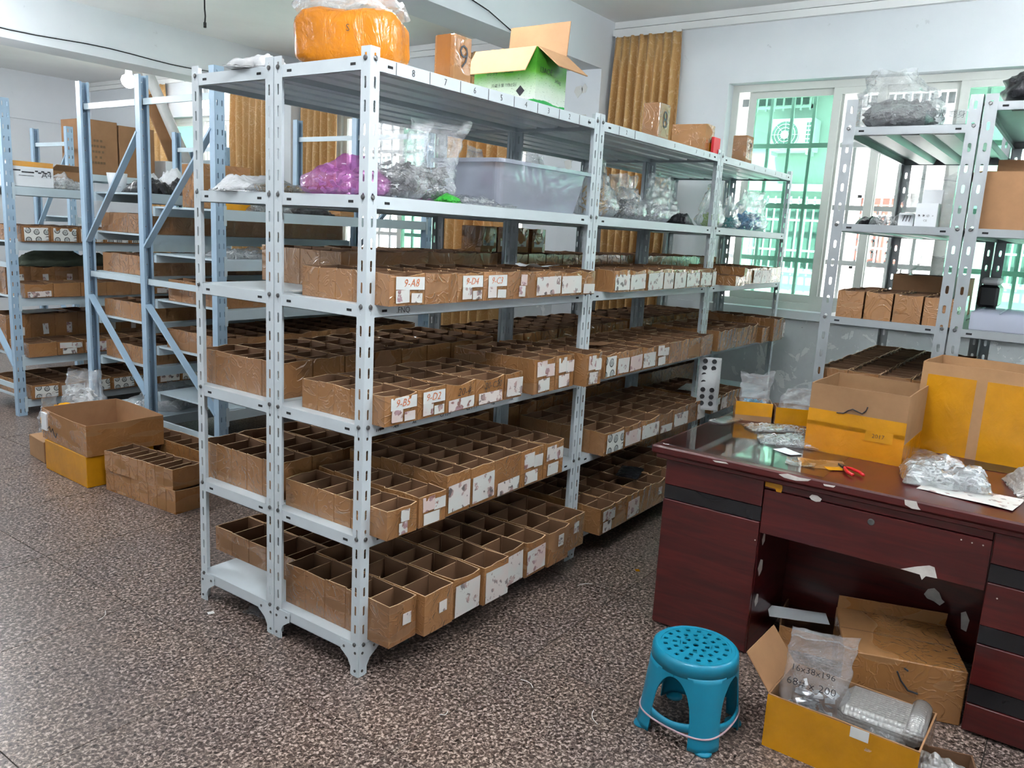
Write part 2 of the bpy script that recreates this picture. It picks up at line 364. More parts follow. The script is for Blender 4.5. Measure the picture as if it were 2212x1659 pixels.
m_facade = paint('white_facade', (.50, .50, .49), .8, .05, 1.5)
m_bar = paint('grey_security_bar', (.42, .43, .43), .4, .1)
m_whitebar = paint('white_painted_bar', (.6, .61, .6), .5, .05)
m_darkglass = paint('dark_window_glass', (.16, .19, .19), .12, .2, 4)
m_brick = paint('reddish_wall_tile', srgb(190, 130, 116), .6, .12, 10)
m_fan = paint('dark_fan_grille', (.10, .13, .13), .5, .2)
def lampglow():
    t = NT('lit_bulb'); t.set((1, 1, 1, 1)); t.b.inputs['Emission Color'].default_value = (.96, .98, 1, 1); t.b.inputs['Emission Strength'].default_value = 14
    lp = t.noise(t.coord(False), 4); return t.m
m_lamp = lampglow()
m_greenprint = None
def green_print():
    t = NT('green_printed_carton'); v = t.coord(False); sep = t.N('ShaderNodeSeparateXYZ'); t.L(v, sep.inputs[0])
    mr = t.N('ShaderNodeMapRange'); mr.inputs[1].default_value = 0; mr.inputs[2].default_value = .17; t.L(sep.outputs[2], mr.inputs[0])
    nz = t.noise(v, 9, 3); ad = t.N('ShaderNodeMath', operation='MULTIPLY_ADD'); t.L(nz, ad.inputs[0]); ad.inputs[1].default_value = .25; t.L(mr.outputs[0], ad.inputs[2])
    c = t.ramp(ad.outputs[0], [(.0, srgb(22, 140, 60)), (.235, srgb(24, 150, 64)), (.25, srgb(206, 214, 204)), (.52, srgb(190, 208, 184)), (.85, srgb(96, 168, 62)), (1, srgb(70, 150, 44))])
    k = t.ramp(t.noise(t.coord(False, (3, 3, 12)), 22, 3, .8), [(.63, (0, 0, 0)), (.65, (1, 1, 1))])
    t.set(t.mix(k, c, (.05, .1, .05, 1)), .25); return t.m
m_greenprint = green_print()
m_foil = paint('silvery_poly_mailer', (.62, .63, .64), .22, .2, 9, .3, .7)
# ------------------------------------------------------------------ the room
XW, ZC = 4.3, 3.18
fl = MB(); T = .69; X0, Y0 = -1.59, -2.43
xs = [X0+T*k for k in range(9)]; xs = [x for x in xs if x < XW]+[XW]; ys = [Y0+T*k for k in range(18)]+[9.9]
fl.box(X0, Y0, -.08, XW, 9.9, -.004, 1); fl.box(-4.2, -3.6, -.08, X0, 9.9, 0, 0); fl.box(X0, -3.6, -.08, XW, Y0, 0, 0)
floor = struct(fl.build('floor', [m_floor, m_grout])); floor['label'] = 'speckled brown granite tile floor'
tile_me = {}
for i in range(len(xs)-1):
    for j in range(len(ys)-1):
        a, b = round(xs[i+1]-xs[i], 3), round(ys[j+1]-ys[j], 3)
        if (a, b) not in tile_me: tile_me[a, b] = MB().rbox(.0014, .0014, -.01, a-.0014, b-.0014, 0, .0008).mesh('tile', m_floor)
        inst('tile', tile_me[a, b], floor, (xs[i], ys[j], 0))
WIN = [(-2.6, .64), (2.45, 5.0), (6.55, 8.25)]; ZS, ZH = 1.03, 2.66
wm = MB(); TH = .24
wm.box(XW, -3.6, ZH, XW+TH, 9.9, 3.4, 0); wm.box(XW, -3.6, -.08, XW+TH, 9.9, ZS-.06, 1); wm.box(XW-.03, -3.6, ZS-.06, XW+TH, 9.9, ZS, 0)
e = [-3.6]+[v for a in WIN for v in a]+[9.9]
for k in range(0, len(e), 2): wm.box(XW, e[k], ZS, XW+TH, e[k+1], ZH, 0)
struct(wm.build('wall_east', [m_wall, m_dado]))
struct(MB().box(-4.4, 9.9, -.08, XW+TH, 10.1, 3.4).build('wall_north', m_wall))
struct(MB().box(-4.4, -3.8, -.08, XW+TH, -3.6, 3.4).build('wall_south', m_wall))
ww = MB(); ww.box(-4.4, -3.6, -.08, -4.2, 9.9, .9); ww.box(-4.4, -3.6, 2.7, -4.2, 9.9, 3.4)
for a, b in ((-3.6, 6.6), (9.0, 9.9)): ww.box(-4.4, a, .9, -4.2, b, 2.7)
struct(ww.build('wall_west', m_wall))
for k, (a, b) in enumerate(((6.6, 9.0),)):  # unseen west window, its opening added to let sky light in
    f = MB(); x = -4.3
    for y in (a, (a+b)/2-.03, b-.06): f.box(x-.03, y, .9, x+.03, y+.06, 2.7)
    f.box(x-.03, a, .9, x+.03, b, .96); f.box(x-.03, a, 2.64, x+.03, b, 2.7)
    wo = struct(f.build(f'window_{k+4}', m_frame)); MB().box(x-.004, a+.06, .96, x+.004, b-.06, 2.64).build('pane', m_clearglass, wo)
struct(MB().box(-4.4, -3.8, ZC, XW+TH, 10.1, 3.42).build('ceiling', m_ceil))
struct(MB().box(-4.2, 1.64, 2.8, XW, 1.97, ZC).build('beam_1', m_wall))
struct(MB().box(-4.2, 5.5, 2.78, XW, 5.86, ZC).build('beam_2', m_wall))
struct(MB().box(4.12, 1.64, 0, XW, 1.97, 2.8).build('pillar_1', m_wall))
struct(MB().box(4.12, 5.42, 0, XW, 5.8, 2.78).build('pillar_2', m_wall))
# flaking paint: curled flakes on pillar and beam
fk = MB(); rr = random.Random(3)
def flake(mb, M, n, w, h, s):
    for _ in range(n):
        cx, cy = rr.uniform(-w, w), rr.uniform(-h, h); k = rr.randint(5, 7); a0 = rr.random()*6
        mb.prism([(cx+rr.uniform(.4, 1)*s*math.cos(a0+6.283*i/k), cy+rr.uniform(.4, 1.3)*s*math.sin(a0+6.283*i/k)) for i in range(k)], .004, None, M)
MW = Matrix.Translation((4.12, 1.8, 2.35)) @ Matrix(((0, 0, -1, 0), (-1, 0, 0, 0), (0, 1, 0, 0), (0, 0, 0, 1)))
flake(fk, MW, 9, .1, .32, .05)
struct(fk.build('trim_2', m_paper)); bpy.data.objects['trim_2']['label'] = 'curled flakes of peeling white paint'
tr = MB(); tr.box(XW-.035, -3.6, 3.07, XW, 9.9, 3.12); tr.box(XW-.015, -3.6, 3.13, XW, 9.9, 3.18); struct(tr.build('trim_1', m_ceil))
struct(MB().box(-4.2, 9.86, 2.58, XW, 9.9, 2.63).build('trim_3', m_wall))
# windows in the east wall
def window(n, y0, y1, sashes, stiles):
    f = MB(); a, b = XW+.10, XW+.17
    f.box(a, y0, ZH-.05, b, y1, ZH); f.box(a, y0, ZS, b, y1, ZS+.05); f.box(a, y0, ZS+.05, b, y0+.05, ZH-.05); f.box(a, y1-.05, ZS+.05, b, y1, ZH-.05)
    o = struct(f.build(f'window_{n}', m_frame))
    for k, (p, q, g) in enumerate(sashes):
        s = MB(); x0 = XW+(.105 if k % 2 else .137); x1 = x0+.03; zb, zt = ZS+.05, ZH-.05; wd = .055
        s.box(x0, p, zb, x1, p+wd, zt); s.box(x0, q-wd, zb, x1, q, zt); s.box(x0, p+wd, zb, x1, q-wd, zb+.06); s.box(x0, p+wd, zt-.045, x1, q-wd, zt)
        sh = s.build('sash', m_frame, o)
        MB().box(x0+.011, p+wd, zb+.06, x0+.017, q-wd, zt-.045).build('pane', g, sh)
    return o
window(1, *WIN[0], [(-.17, .52, m_green), (-.45, -.10, m_clearglass), (-.93, -.40, m_clearglass), (-1.75, -.9, m_green), (-2.5, -1.7, m_green)], [])
window(2, *WIN[1], [(2.5, 3.3, m_clearglass), (3.25, 4.1, m_green), (4.05, 4.95, m_clearglass)], [])
window(3, *WIN[2], [(6.6, 7.45, m_clearglass), (7.4, 8.2, m_green)], [])
# curtains
def curtain(name, label, y0, y1, z0, z1, pleats, seed, x=4.235):
    rnd = random.Random(seed); n = pleats*12; rows = 26; vs = []; fs = []
    ph = [rnd.uniform(-.5, .5) for _ in range(pleats+2)]
    for r in range(rows+1):
        t = r/rows; z = z1+(z0-z1)*t
        for i in range(n+1):
            u = i/n; k = u*pleats; w = ph[int(k)]*(1-(k % 1))+ph[int(k)+1]*(k % 1)
            amp = .024+.022*min(1, t*3)
            if t < .06: amp = .012
            vs.append((x+amp*math.sin(2*math.pi*k+w*2*t)+.008*math.sin(5*k+9*t), y0+(y1-y0)*u+.012*math.sin(2*math.pi*k*1.0+w*6+3*t)*t+.02*(u-.5)*math.sin(6*t), z))
    for r in range(rows):
        for i in range(n): a = r*(n+1)+i; fs.append((a, a+1, a+n+2, a+n+1))
    mb = MB().add(vs, fs); o = thing(name, label, 'curtain', (0, 0, 0), 0, 'gold curtains along the window wall')
    c = mb.build('cloth', m_curtain, o, smooth=True); s = c.modifiers.new('thick', 'SOLIDIFY'); s.thickness = .003
    hb = MB()
    hb.box(x-.005, y0, z1-.005, x+.005, y1, z1+.012); hb.build('heading_rail', m_ceil, o)
    return o
curtain('curtain', 'gold patterned curtain hanging beside the green window, behind the box marked 8', 1.03, 1.60, .35, 3.055, 8, 1)
curtain('curtain', 'gold curtain seen past the pillar, above the translucent tub', 2.62, 3.40, .4, 3.055, 7, 2)
curtain('curtain', 'narrow gold curtain beside the second pillar, over the purple bag', 4.86, 5.38, .4, 3.055, 5, 3)
curtain('curtain', 'gold curtain framed between the first two grey end posts', 5.82, 6.62, .4, 3.055, 7, 4)
curtain('curtain', 'farthest gold curtain beside the blue rack upright, near the far wall', 7.97, 8.5, .4, 3.055, 5, 5)
# black cable along the beam, a lead hanging from the ceiling
ca = MB(); pts = [(-1+6*k/30, 5.49, 2.855+.012*math.sin(k*.9)) for k in range(27)]
ca.tube(pts, .005, 6); tag(ca.build('cable', m_black, smooth=True), 'thin black cable running along the face of the far beam', 'cable')
cb = MB(); cb.tube([(2.4, 1.62, 2.9), (2.6, 1.615, 2.87), (2.85, 1.62, 2.81), (3.0, 1.625, 2.79)], .004, 6)
tag(cb.build('cable', m_black, smooth=True), 'short dark wire on the near beam behind the box marked 9', 'cable')
hk = MB(); hk.tube([(2.35, 4.3, ZC), (2.35, 4.3, 3.1), (2.355, 4.3, 3.05), (2.35, 4.3, 3.0)], .006, 6); hk.tube([(2.35, 4.3, 3.0), (2.35, 4.3, 2.96)], .012, 8)
tag(hk.build('ceiling_hook', m_black, smooth=True), 'black hook hanging from the ceiling at the top edge', 'hook')
# lamps: two seen LED bulbs, the rest added unseen to brighten the room
def bulb(loc, label, watts=LAMP_W):
    o = thing('led_bulb', label, 'lamp', loc, 0, 'bulbs under the ceiling')
    MB().tube([(0, 0, .15), (0, 0, ZC-loc[2])], .004, 6).build('flex', m_offwhite, o)
    MB().lathe([(.02, .16), (.035, .12), (.04, .06)], 16).build('socket', m_offwhite, o)
    MB().lathe([(.035, .06), (.07, .04), (.085, 0), (.07, -.05), (.035, -.08), (0, -.09)], 20).build('globe', m_lamp, o, smooth=True)
    ld = bpy.data.lights.new('bulb_light', 'POINT'); ld.energy = watts; ld.shadow_soft_size = .12; ld.color = (.93, .97, 1)
    put(bpy.data.objects.new('bulb_light', ld), o, (0, 0, -.14))
bulb((3.45, 7.4, 2.93), 'glaring white bulb just past the middle blue upright', 9)
bulb((4.15, 7.0, 2.79), 'glaring white bulb seen between the grey end post and slotted blue upright', 7)
for k, (p, q) in enumerate((((-.75, -.95, 2.75), 72), ((.6, .3, 2.66), 24), ((.35, 4.9, 2.62), 60), ((-.7, 2.7, 2.75), 60), ((2.9, -2.35, 2.6), 48), ((.2, 6.8, 2.7), 55), ((-2.6, .6, 2.8), 22), ((.9, -2.35, 2.7), 38))):  # unseen bulbs added to brighten the ceiling, rack tops and fronts
    bulb(p, f'bulb added out of view to brighten the room, {ORD[k]} of the others', q)
# ------------------------------------------------------------------ outside the windows
FX = 11.0
def fy(y): return -1.79+(y+1.79)*1.308
def fz(z): return 1.498+(z-1.498)*1.308
fm = MB(); fm.box(FX, -12, -4, FX+.3, 24, 9)
fm.box(FX-.5, -12, fz(3.06)+.15, FX, 24, fz(3.06)+.35); fm.box(FX-.12, -12, fz(2.12), FX, 24, fz(2.2))
fo = fm.build('exterior_building', m_facade); tag(fo, 'white building across the alley behind the windows', 'building')
struct(MB().box(XW+.3, -12, -1.2, FX+.3, 24, -1).build('ground_outside', m_yard))  # unseen yard, raised and paled to bounce sunlight onto the ceiling
def fwindow(y0, y1, z0, z1, bars, fret=False):
    w = MB(); t = .05
    w.box(FX-.05, y0, z0, FX+.01, y0+t, z1); w.box(FX-.05, y1-t, z0, FX+.01, y1, z1); w.box(FX-.05, y0, z0, FX+.01, y1, z0+t); w.box(FX-.05, y0, z1-t, FX+.01, y1, z1)
    o = w.build('window', m_whitebar, fo)
    MB().box(FX-.02, y0+t, z0+t, FX-.01, y1-t, z1-t).build('pane', m_brick if fret else m_darkglass, o)
    g = MB(); n = bars
    for i in range(n+1):
        y = y0+(y1-y0)*i/n; g.box(FX-.16, y-.012, z0-.05, FX-.14, y+.012, z1+.05)
    for z in (z0, z0+(z1-z0)*.3, z0+(z1-z0)*.72, z1): g.box(FX-.17, y0, z-.015, FX-.13, y1, z+.015)
    g.build('window_grille', m_whitebar, o)
    if fret:
        f = MB()
        for i in range(3):
            c = y0+.16+(y1-y0-.2)*i/2.6
            for s in range(5):
                z = z0+.12+(z1-z0-.3)*s/5; d = .16
                f.box(FX-.04, c, z, FX-.025, c+.10, z+.02); f.box(FX-.04, c, z, FX-.025, c+.02, z+d); f.box(FX-.04, c, z+d-.02, FX-.025, c+.07, z+d); f.box(FX-.04, c+.05, z+.06, FX-.025, c+.07, z+d)
        f.build('fretwork', m_fan, o)
fwindow(fy(.83), fy(1.64), fz(1.2), fz(2.02), 9)
fwindow(fy(-.06), fy(.48), fz(1.27), fz(2.1), 6, True)
fwindow(fy(-.45), fy(.55), fz(3.0), fz(3.5), 12)
fwindow(fy(-1.7), fy(-.9), fz(1.2), fz(2.3), 9)
fwindow(fy(-1.8), fy(-.9), fz(2.7), fz(3.5), 9)
fwindow(fy(1.1), fy(2.1), fz(3.05), fz(3.5), 10)
for k in range(3): fwindow(fy(3.2+2.2*k), fy(4.6+2.2*k), fz(1.5), fz(2.6), 12)
ac = thing('air_conditioner', 'white air conditioner outdoor unit on the building across the alley', 'air conditioner', (FX-.36, fy(1.25), fz(2.55)))
MB().rbox(0, -.36, 0, .3, .32, .46, .01).build('casing', m_whitebar, ac)
fg = MB()
for rad in (.2, .15, .1, .05): fg.tube([(-.012, .06+rad*math.cos(t*.2618), .23+rad*math.sin(t*.2618)) for t in range(24)], .006, 5, closed=True)
for t in range(8): fg.tube([(-.012, .06, .23), (-.012, .06+.2*math.cos(t*.785), .23+.2*math.sin(t*.785))], .004, 5)
fg.build('fan_guard', m_whitebar, ac)
MB().lathe([(.19, 0), (.19, .008)], 28, None, Matrix.Translation((-.009, .06, .23)) @ Matrix.Rotation(RX, 4, 'Y')).build('fan_opening', m_fan, ac)
MB().lathe([(.06, 0), (.06, .006)], 20, None, Matrix.Translation((-.02, .06, .23)) @ Matrix.Rotation(RX, 4, 'Y')).build('fan_hub', m_whitebar, ac)
vg = MB()
for i in range(6):
    for j in range(3): vg.box(-.004, -.34+.035*j, .06+i*.06, .0, -.315+.035*j, .1+i*.06)
vg.build('side_vents', m_fan, ac)['kind'] = 'stuff'
bkt = MB(); bkt.box(0, -.3, -.05, .33, -.27, 0); bkt.box(0, .24, -.05, .33, .27, 0); bkt.build('bracket', m_whitebar, ac)
# security grilles just outside the window openings
def grille(y0, y1, label):
    o = thing('security_grille', label, 'security grille', (4.8, 0, 0), 0, 'security grilles outside the windows')
    n = int((y1-y0)/.165); me = MB().box(-.011, -.011, .85, .011, .011, 2.85).mesh('bar', m_bar)
    for i in range(n+1): inst('bar', me, o, (0, y0+.03+.165*i, 0))
    for y in (y0-.08, y1+.08):
        for z in (.92, 2.78): MB().box(-.2595, y-.015, z-.015, -.008, y+.015, z+.015).build('wall_bracket', m_bar, o)
    for z in (.92, 1.39, 1.8, 2.26, 2.78): MB().box(-.03, y0-.1, z-.018, -.008, y1+.1, z+.018).build('cross_bar', m_bar, o)
grille(-2.7, .75, 'grey steel security bars outside the window beside the desk')
grille(2.4, 5.05, 'grey steel security bars outside the window behind the slotted rack')
grille(6.5, 8.3, 'grey steel security bars outside the far window by the bulbs')
# ------------------------------------------------------------------ slotted angle racks
PW, PT = .038, .002
post_me = {}
def post_mesh(H, m, slot=(.009, .034), pitch=.0665, pw=PW):
    k = (H, m.name, pw)
    if k not in post_me:
        mb = MB(); n = int(H/pitch); p = H/n
        for i in range(n):
            slot_cell(mb, lambda a, b, d: (a, -d+PT, b), PT, pw, i*p, (i+1)*p, *slot, PT)
            slot_cell(mb, lambda a, b, d: (-d+PT, a, b), PT, pw, i*p, (i+1)*p, *slot, PT)
        mb.box(0, 0, 0, PT, PT, H)
        mb.box(pw, 0, 0, pw+.0006, PT, H); mb.box(0, pw, 0, PT, pw+.0006, H)
        mb.box(0, 0, H, pw, PT, H+.0006); mb.box(0, 0, H, PT, pw, H+.0006)
        post_me[k] = mb.mesh('post', m)
    return post_me[k]
screw_me = MB().lathe([(.0, 0), (.0075, .0), (.0075, .003), (.005, .005), (0, .005)], 10).mesh('screw', m_screw)
rim_me = {}
def shelf_mesh(L, D, m, rim):
    k = (round(L, 3), round(D, 3), m.name)
    if k not in rim_me:
        mb = MB(); t = .0015; g = .003; a, b, c, d = g, L-g, g, D-g
        mb.box(a, c, -t, b, d, 0)
        mb.box(a, c, -rim, b, c+t, -t); mb.box(a, d-t, -rim, b, d, -t); mb.box(a, c, -rim, a+t, d, -t); mb.box(b-t, c, -rim, b, d, -t)
        mb.box(a, c, -rim, b, c+.012, -rim+t); mb.box(a, d-.012, -rim, b, d, -rim+t); mb.box(a, c, -rim, a+.012, d, -rim+t); mb.box(b-.012, c, -rim, b, d, -rim+t)
        for x in (.085, L-.085):
            for y in (c-.0006, d-.0004): mb.box(x-.011, y, -rim*.5-.004, x+.011, y+.001, -rim*.5+.004, 1)
        for y in (.075, D-.075):
            for x in (a-.0006, b-.0004): mb.box(x, y-.011, -rim*.5-.004, x+.001, y+.011, -rim*.5+.004, 1)
        rib = MB()
        for s in (0,):
            P = [(-.05, 0), (-.036, -.031), (.036, -.031), (.05, 0), (.046, 0), (.033, -.028), (-.033, -.028), (-.046, 0)]
            Mx = Matrix(((0, 0, 1, .05), (1, 0, 0, 0), (0, 1, 0, -t-.0002), (0, 0, 0, 1)))
            rib.prism(P[:4]+P[4:], L-.1, None, Mx)
        rim_me[k] = (mb.mesh('shelf', [m, m_hole]), rib.mesh('rib', m))
    return rim_me[k]
def foot_plate(mb, sx, sy, flip):
    """curved gusset on one flange; local plane (a along shelf, z)"""
    P = [(0, 0), (.03, 0), (.036, .03), (.05, .055), (.075, .072), (.085, .078), (.085, .112), (0, .112)]
    f = (lambda a, z, d: (a*sx, -d*sy, z)) if not flip else (lambda a, z, d: (-d*sx, a*sy, z))
    n = len(P); vs = [f(a, z, .0005) for a, z in P]+[f(a, z, .0025) for a, z in P]
    mb.add(vs, [tuple(range(n)), tuple(range(2*n-1, n-1, -1))]+[(i, (i+1) % n, n+(i+1) % n, n+i) for i in range(n)], 0)
    for a, z in ((.014, .02), (.014, .085), (.068, .093)):
        q = [(a+.005*math.cos(t*1.047), z+.005*math.sin(t*1.047)) for t in range(6)]
        mb.add([f(u, w_, .0025) for u, w_ in q]+[f(u, w_, .0045) for u, w_ in q], [tuple(range(6)), tuple(range(11, 5, -1))]+[(i, (i+1) % 6, 6+(i+1) % 6, 6+i) for i in range(6)], 1)
def slot_rack(label, x0, y0, L, D, H, levels, m, rim=.04, ribs=(0,), detail=False, feet=True, group='slotted angle racks', sunk=None):
    o = thing('slotted_rack', label, 'rack', (x0, y0, 0), 0, group)
    pm = post_mesh(H, m) if feet else post_mesh(H, m, (.012, .034), .08, .046); e = .0016
    for (px, py, a) in ((e, e, 0), (L-e, e, RX), (L-e, D-e, math.pi), (e, D-e, -RX)):
        p = inst('post', pm, o, (px, py, 0), (0, 0, a))
        if detail or px < L/2:
            for z in levels:
                inst('screw', screw_me, p, (.02, .0, z-.006), (RX, 0, 0)); inst('screw', screw_me, p, (.0, .02, z-.006), (0, -RX, 0))
        if feet:
            mb = MB(); sg = {0: (1, 1), RX: (-1, 1), math.pi: (-1, -1), -RX: (1, -1)}[a]
            foot_plate(mb, sg[0], sg[1], False); foot_plate(mb, sg[0], sg[1], True)
            mb.build('foot_plate', [m, m_screw], o, (px, py, 0))
    sm, rb = shelf_mesh(L, D, m, rim)
    for i, z in enumerate(levels):
        s = inst('shelf', sm, o, (0, 0, z))
        if i in ribs:
            for k in range(3): inst('rib', rb, s, (0, D*(k+1)/4, 0))
    return o
LV = [1.974, 1.578, 1.2475, .8653, .49, .118]
BAYS = [(0, 1.34), (1.343, 1.36), (2.706, 1.313)]
D1, D2 = .438, .448
BN = ['corner bay', 'middle bay', 'window bay']
racks = {}
for b, (x, L) in enumerate(BAYS):
    racks['f', b] = slot_rack('grey slotted steel rack in the front row, '+['bay at the camera-side corner', 'middle bay of three', 'bay ending at the window'][b], x, 0, L, D1, 2.0, LV, m_steel, detail=(b == 0))
    racks['r', b] = slot_rack('grey slotted steel rack backing the front row, '+['bay with the empty lowest shelf end', 'middle bay of three', 'bay behind the window end'][b], x, D1+.002, L, D2, 2.0, LV, m_steel)
# numbers on the top rim, pen notes on lower rims
R0 = racks['f', 0]
for k, n in enumerate('87654321'):
    x = .185+k*.152
    text(n, .03, m_ink, R0, (x, .0018, 1.954), FRONT, 'rim_number'); MB().box(x-.076, .0016, 1.936, x-.0745, .0028, 1.972).build('rim_mark', m_ink, R0)
MB().box(1.17, .0022, 1.947, 1.19, .0028, 1.961).build('rim_mark', m_ink, R0) if False else None
R1 = racks['f', 1]
for x, n in ((.17, ''), (.24, '2'), (.32, ''), (.75, '5'), (1.02, '7'), (1.12, '1'), (1.2, '8')):
    if n: text(n, .026, m_ink, R1, (x, .0018, 1.954), FRONT, 'rim_number')
    else: MB().box(x, .0016, 1.936, x+.0015, .0028, 1.972).build('rim_mark', m_ink, R1)
for x, n in ((.3, '6'), (.55, '5'), (.75, '4'), (.95, '3'), (1.08, '2'), (1.18, '1')): text(n, .026, m_ink, racks['f', 2], (x, .0018, 1.954), FRONT, 'rim_number')
for x, z, s in ((.30, 4, '•FNQ'),): text('.FNQ', .028, m_ink, R0, (.17, .0018, 1.226), FRONT, 'rim_note')
text('CF134', .022, m_ink, R0, (.40, .0018, .845), FRONT, 'rim_note', shear=.2); text('CF119', .024, m_ink, R0, (.55, .0018, .847), FRONT, 'rim_note', shear=.2)
for x in (.07, .15, .24, .68, .80, .95, 1.05): text(R_.choice(['YRK', 'AM', 'WY', 'AK', 'ZK']), .016, m_ink, R0, (x, .0018, .843), FRONT, 'rim_note', shear=.3)
text('CF47.4  CF51 CF120', .03, m_ink, racks['r', 0], (.75, .0018, 1.954), FRONT, 'rim_note', shear=.2)
# right-hand racks behind the desk
RX0, RY0, RD = 2.06, -.804, .523
LVR = [2.017, 1.607, 1.196, .85, .45, .12]
racks['R', 0] = slot_rack('bare grey slotted rack behind the desk, bay beside the green window', RX0, RY0-RD, 1.36, RD, 2.131, LVR, m_steel2, .034, (0, 1, 2), True, False, 'racks behind the desk')
racks['R', 1] = slot_rack('bare grey slotted rack behind the desk, cut by the picture edge', RX0, RY0-2*RD-.004, 1.36, RD, 2.131, [2.131-.03]+LVR[1:], m_steel2, .034, (0, 1, 2), True, False, 'racks behind the desk')
# ------------------------------------------------------------------ blue boltless racks
up_me = {}
def upright(H, slots_out):
    if (H, slots_out) not in up_me:
        mb = MB(); W_, Dp, t = .06, .05, .002
        n = int(H/.075); p = H/n
        for i in range(n):                      # web at y=0 looking to -y, two columns of keyholes
            for c in (0, 1):
                slot_cell(mb, lambda a, b, d: (a, -d+t, b), c*W_/2, (c+1)*W_/2, i*p, (i+1)*p, .008 if slots_out else .006, .03 if slots_out else .006, t)
        mb.box(0, t, 0, t, Dp, H); mb.box(W_-t, t, 0, W_, Dp, H); mb.box(t, Dp-t, 0, .014, Dp, H); mb.box(W_-.014, Dp-t, 0, W_-t, Dp, H)
        up_me[H, slots_out] = mb.mesh('upright', m_blue)
    return up_me[H, slots_out]
def bar_between(p, q, w=.03, t=.012):
    p, q = Vector(p), Vector(q); d = q-p; L = d.length
    m = Matrix.Translation(p) @ d.to_track_quat('Z', 'X').to_matrix().to_4x4()
    return MB().box(-t/2, -w/2, 0, t/2, w/2, L, None, m)
def blue_rack(label, x0, x1, lines, H, levels, group='blue boltless racks', decks=True):
    """lines: y of the upright rows from front to back; levels[k]: shelf heights of the span between rows k and k+1"""
    o = thing('blue_rack', label, 'rack', (x0, lines[0], 0), 0, group); L = x1-x0; ys = [y-lines[0] for y in lines]
    for i, y in enumerate(ys):
        for x in (0, L-.06):
            if i == 0: inst('upright', upright(H, True), o, (x, y, 0))
            else: inst('upright', upright(H, False), o, (x+.06, y+.05, 0), (0, 0, math.pi))
    for k, lv in enumerate(levels):
        a, b = ys[k]+(.05 if k == 0 else .052), ys[k+1]
        for x in (.03, L-.03):
            for z in (H-.15, 1.07, .2): MB().box(x-.006, a-.02, z-.018, x+.006, b+.01, z+.018).build('brace', m_bluew, o)
            for (z0, z1, up) in ((1.95, 1.28, 1), (.93, .36, 0)):
                bar_between((x-.014, a-.01 if up else b, z0), (x-.014, b if up else a-.01, z1), .04).build('diagonal_brace', m_blue, o)
        for z in lv:
            ya = a+(0 if k == 0 else 0)-(.05 if k == 0 else 0)
            bm = MB(); bm.box(.061, ya+.003, z-.06, L-.061, ya+.045, z-.012); bm.box(.061, ya+.003, z-.012, L-.061, ya+.03, z-.002)
            bm.box(.045, ya-.003, z-.09, .064, ya-.001, z+.02); bm.box(L-.064, ya-.003, z-.09, L-.045, ya-.001, z+.02)
            bm.build('front_beam', m_bluew, o)
            MB().box(.061, b-.03, z-.06, L-.061, b-.003, z-.002).build('rear_beam', m_bluew, o)
            if decks: MB().box(.062, ya+.032, z-.012, L-.062, b-.032, z-.001).build('deck', m_bluew, o)
    return o
LV1 = [1.525, 1.247, .968, .676, .384]
LV2 = [1.60, 1.352, 1.094, .804, .528, .2]
LV3 = [1.613, 1.236, .845, .421, .118]
LV4 = [1.8, 1.4, 1.0, .6, .15]
blue_rack('pale blue steel rack two spans deep, standing across the aisle from the slotted racks', .95, 2.72, [2.14, 2.87, 3.55], 2.27, [LV1, LV2])
blue_rack('pale blue steel rack with round picture labels on its bins, behind the diagonal braces', .79, 2.53, [4.29, 4.95], 2.185, [LV3])
blue_rack('pale blue steel rack by the far wall carrying the large brown cartons', 2.0, 3.7, [5.9, 6.55], 2.2, [LV4])
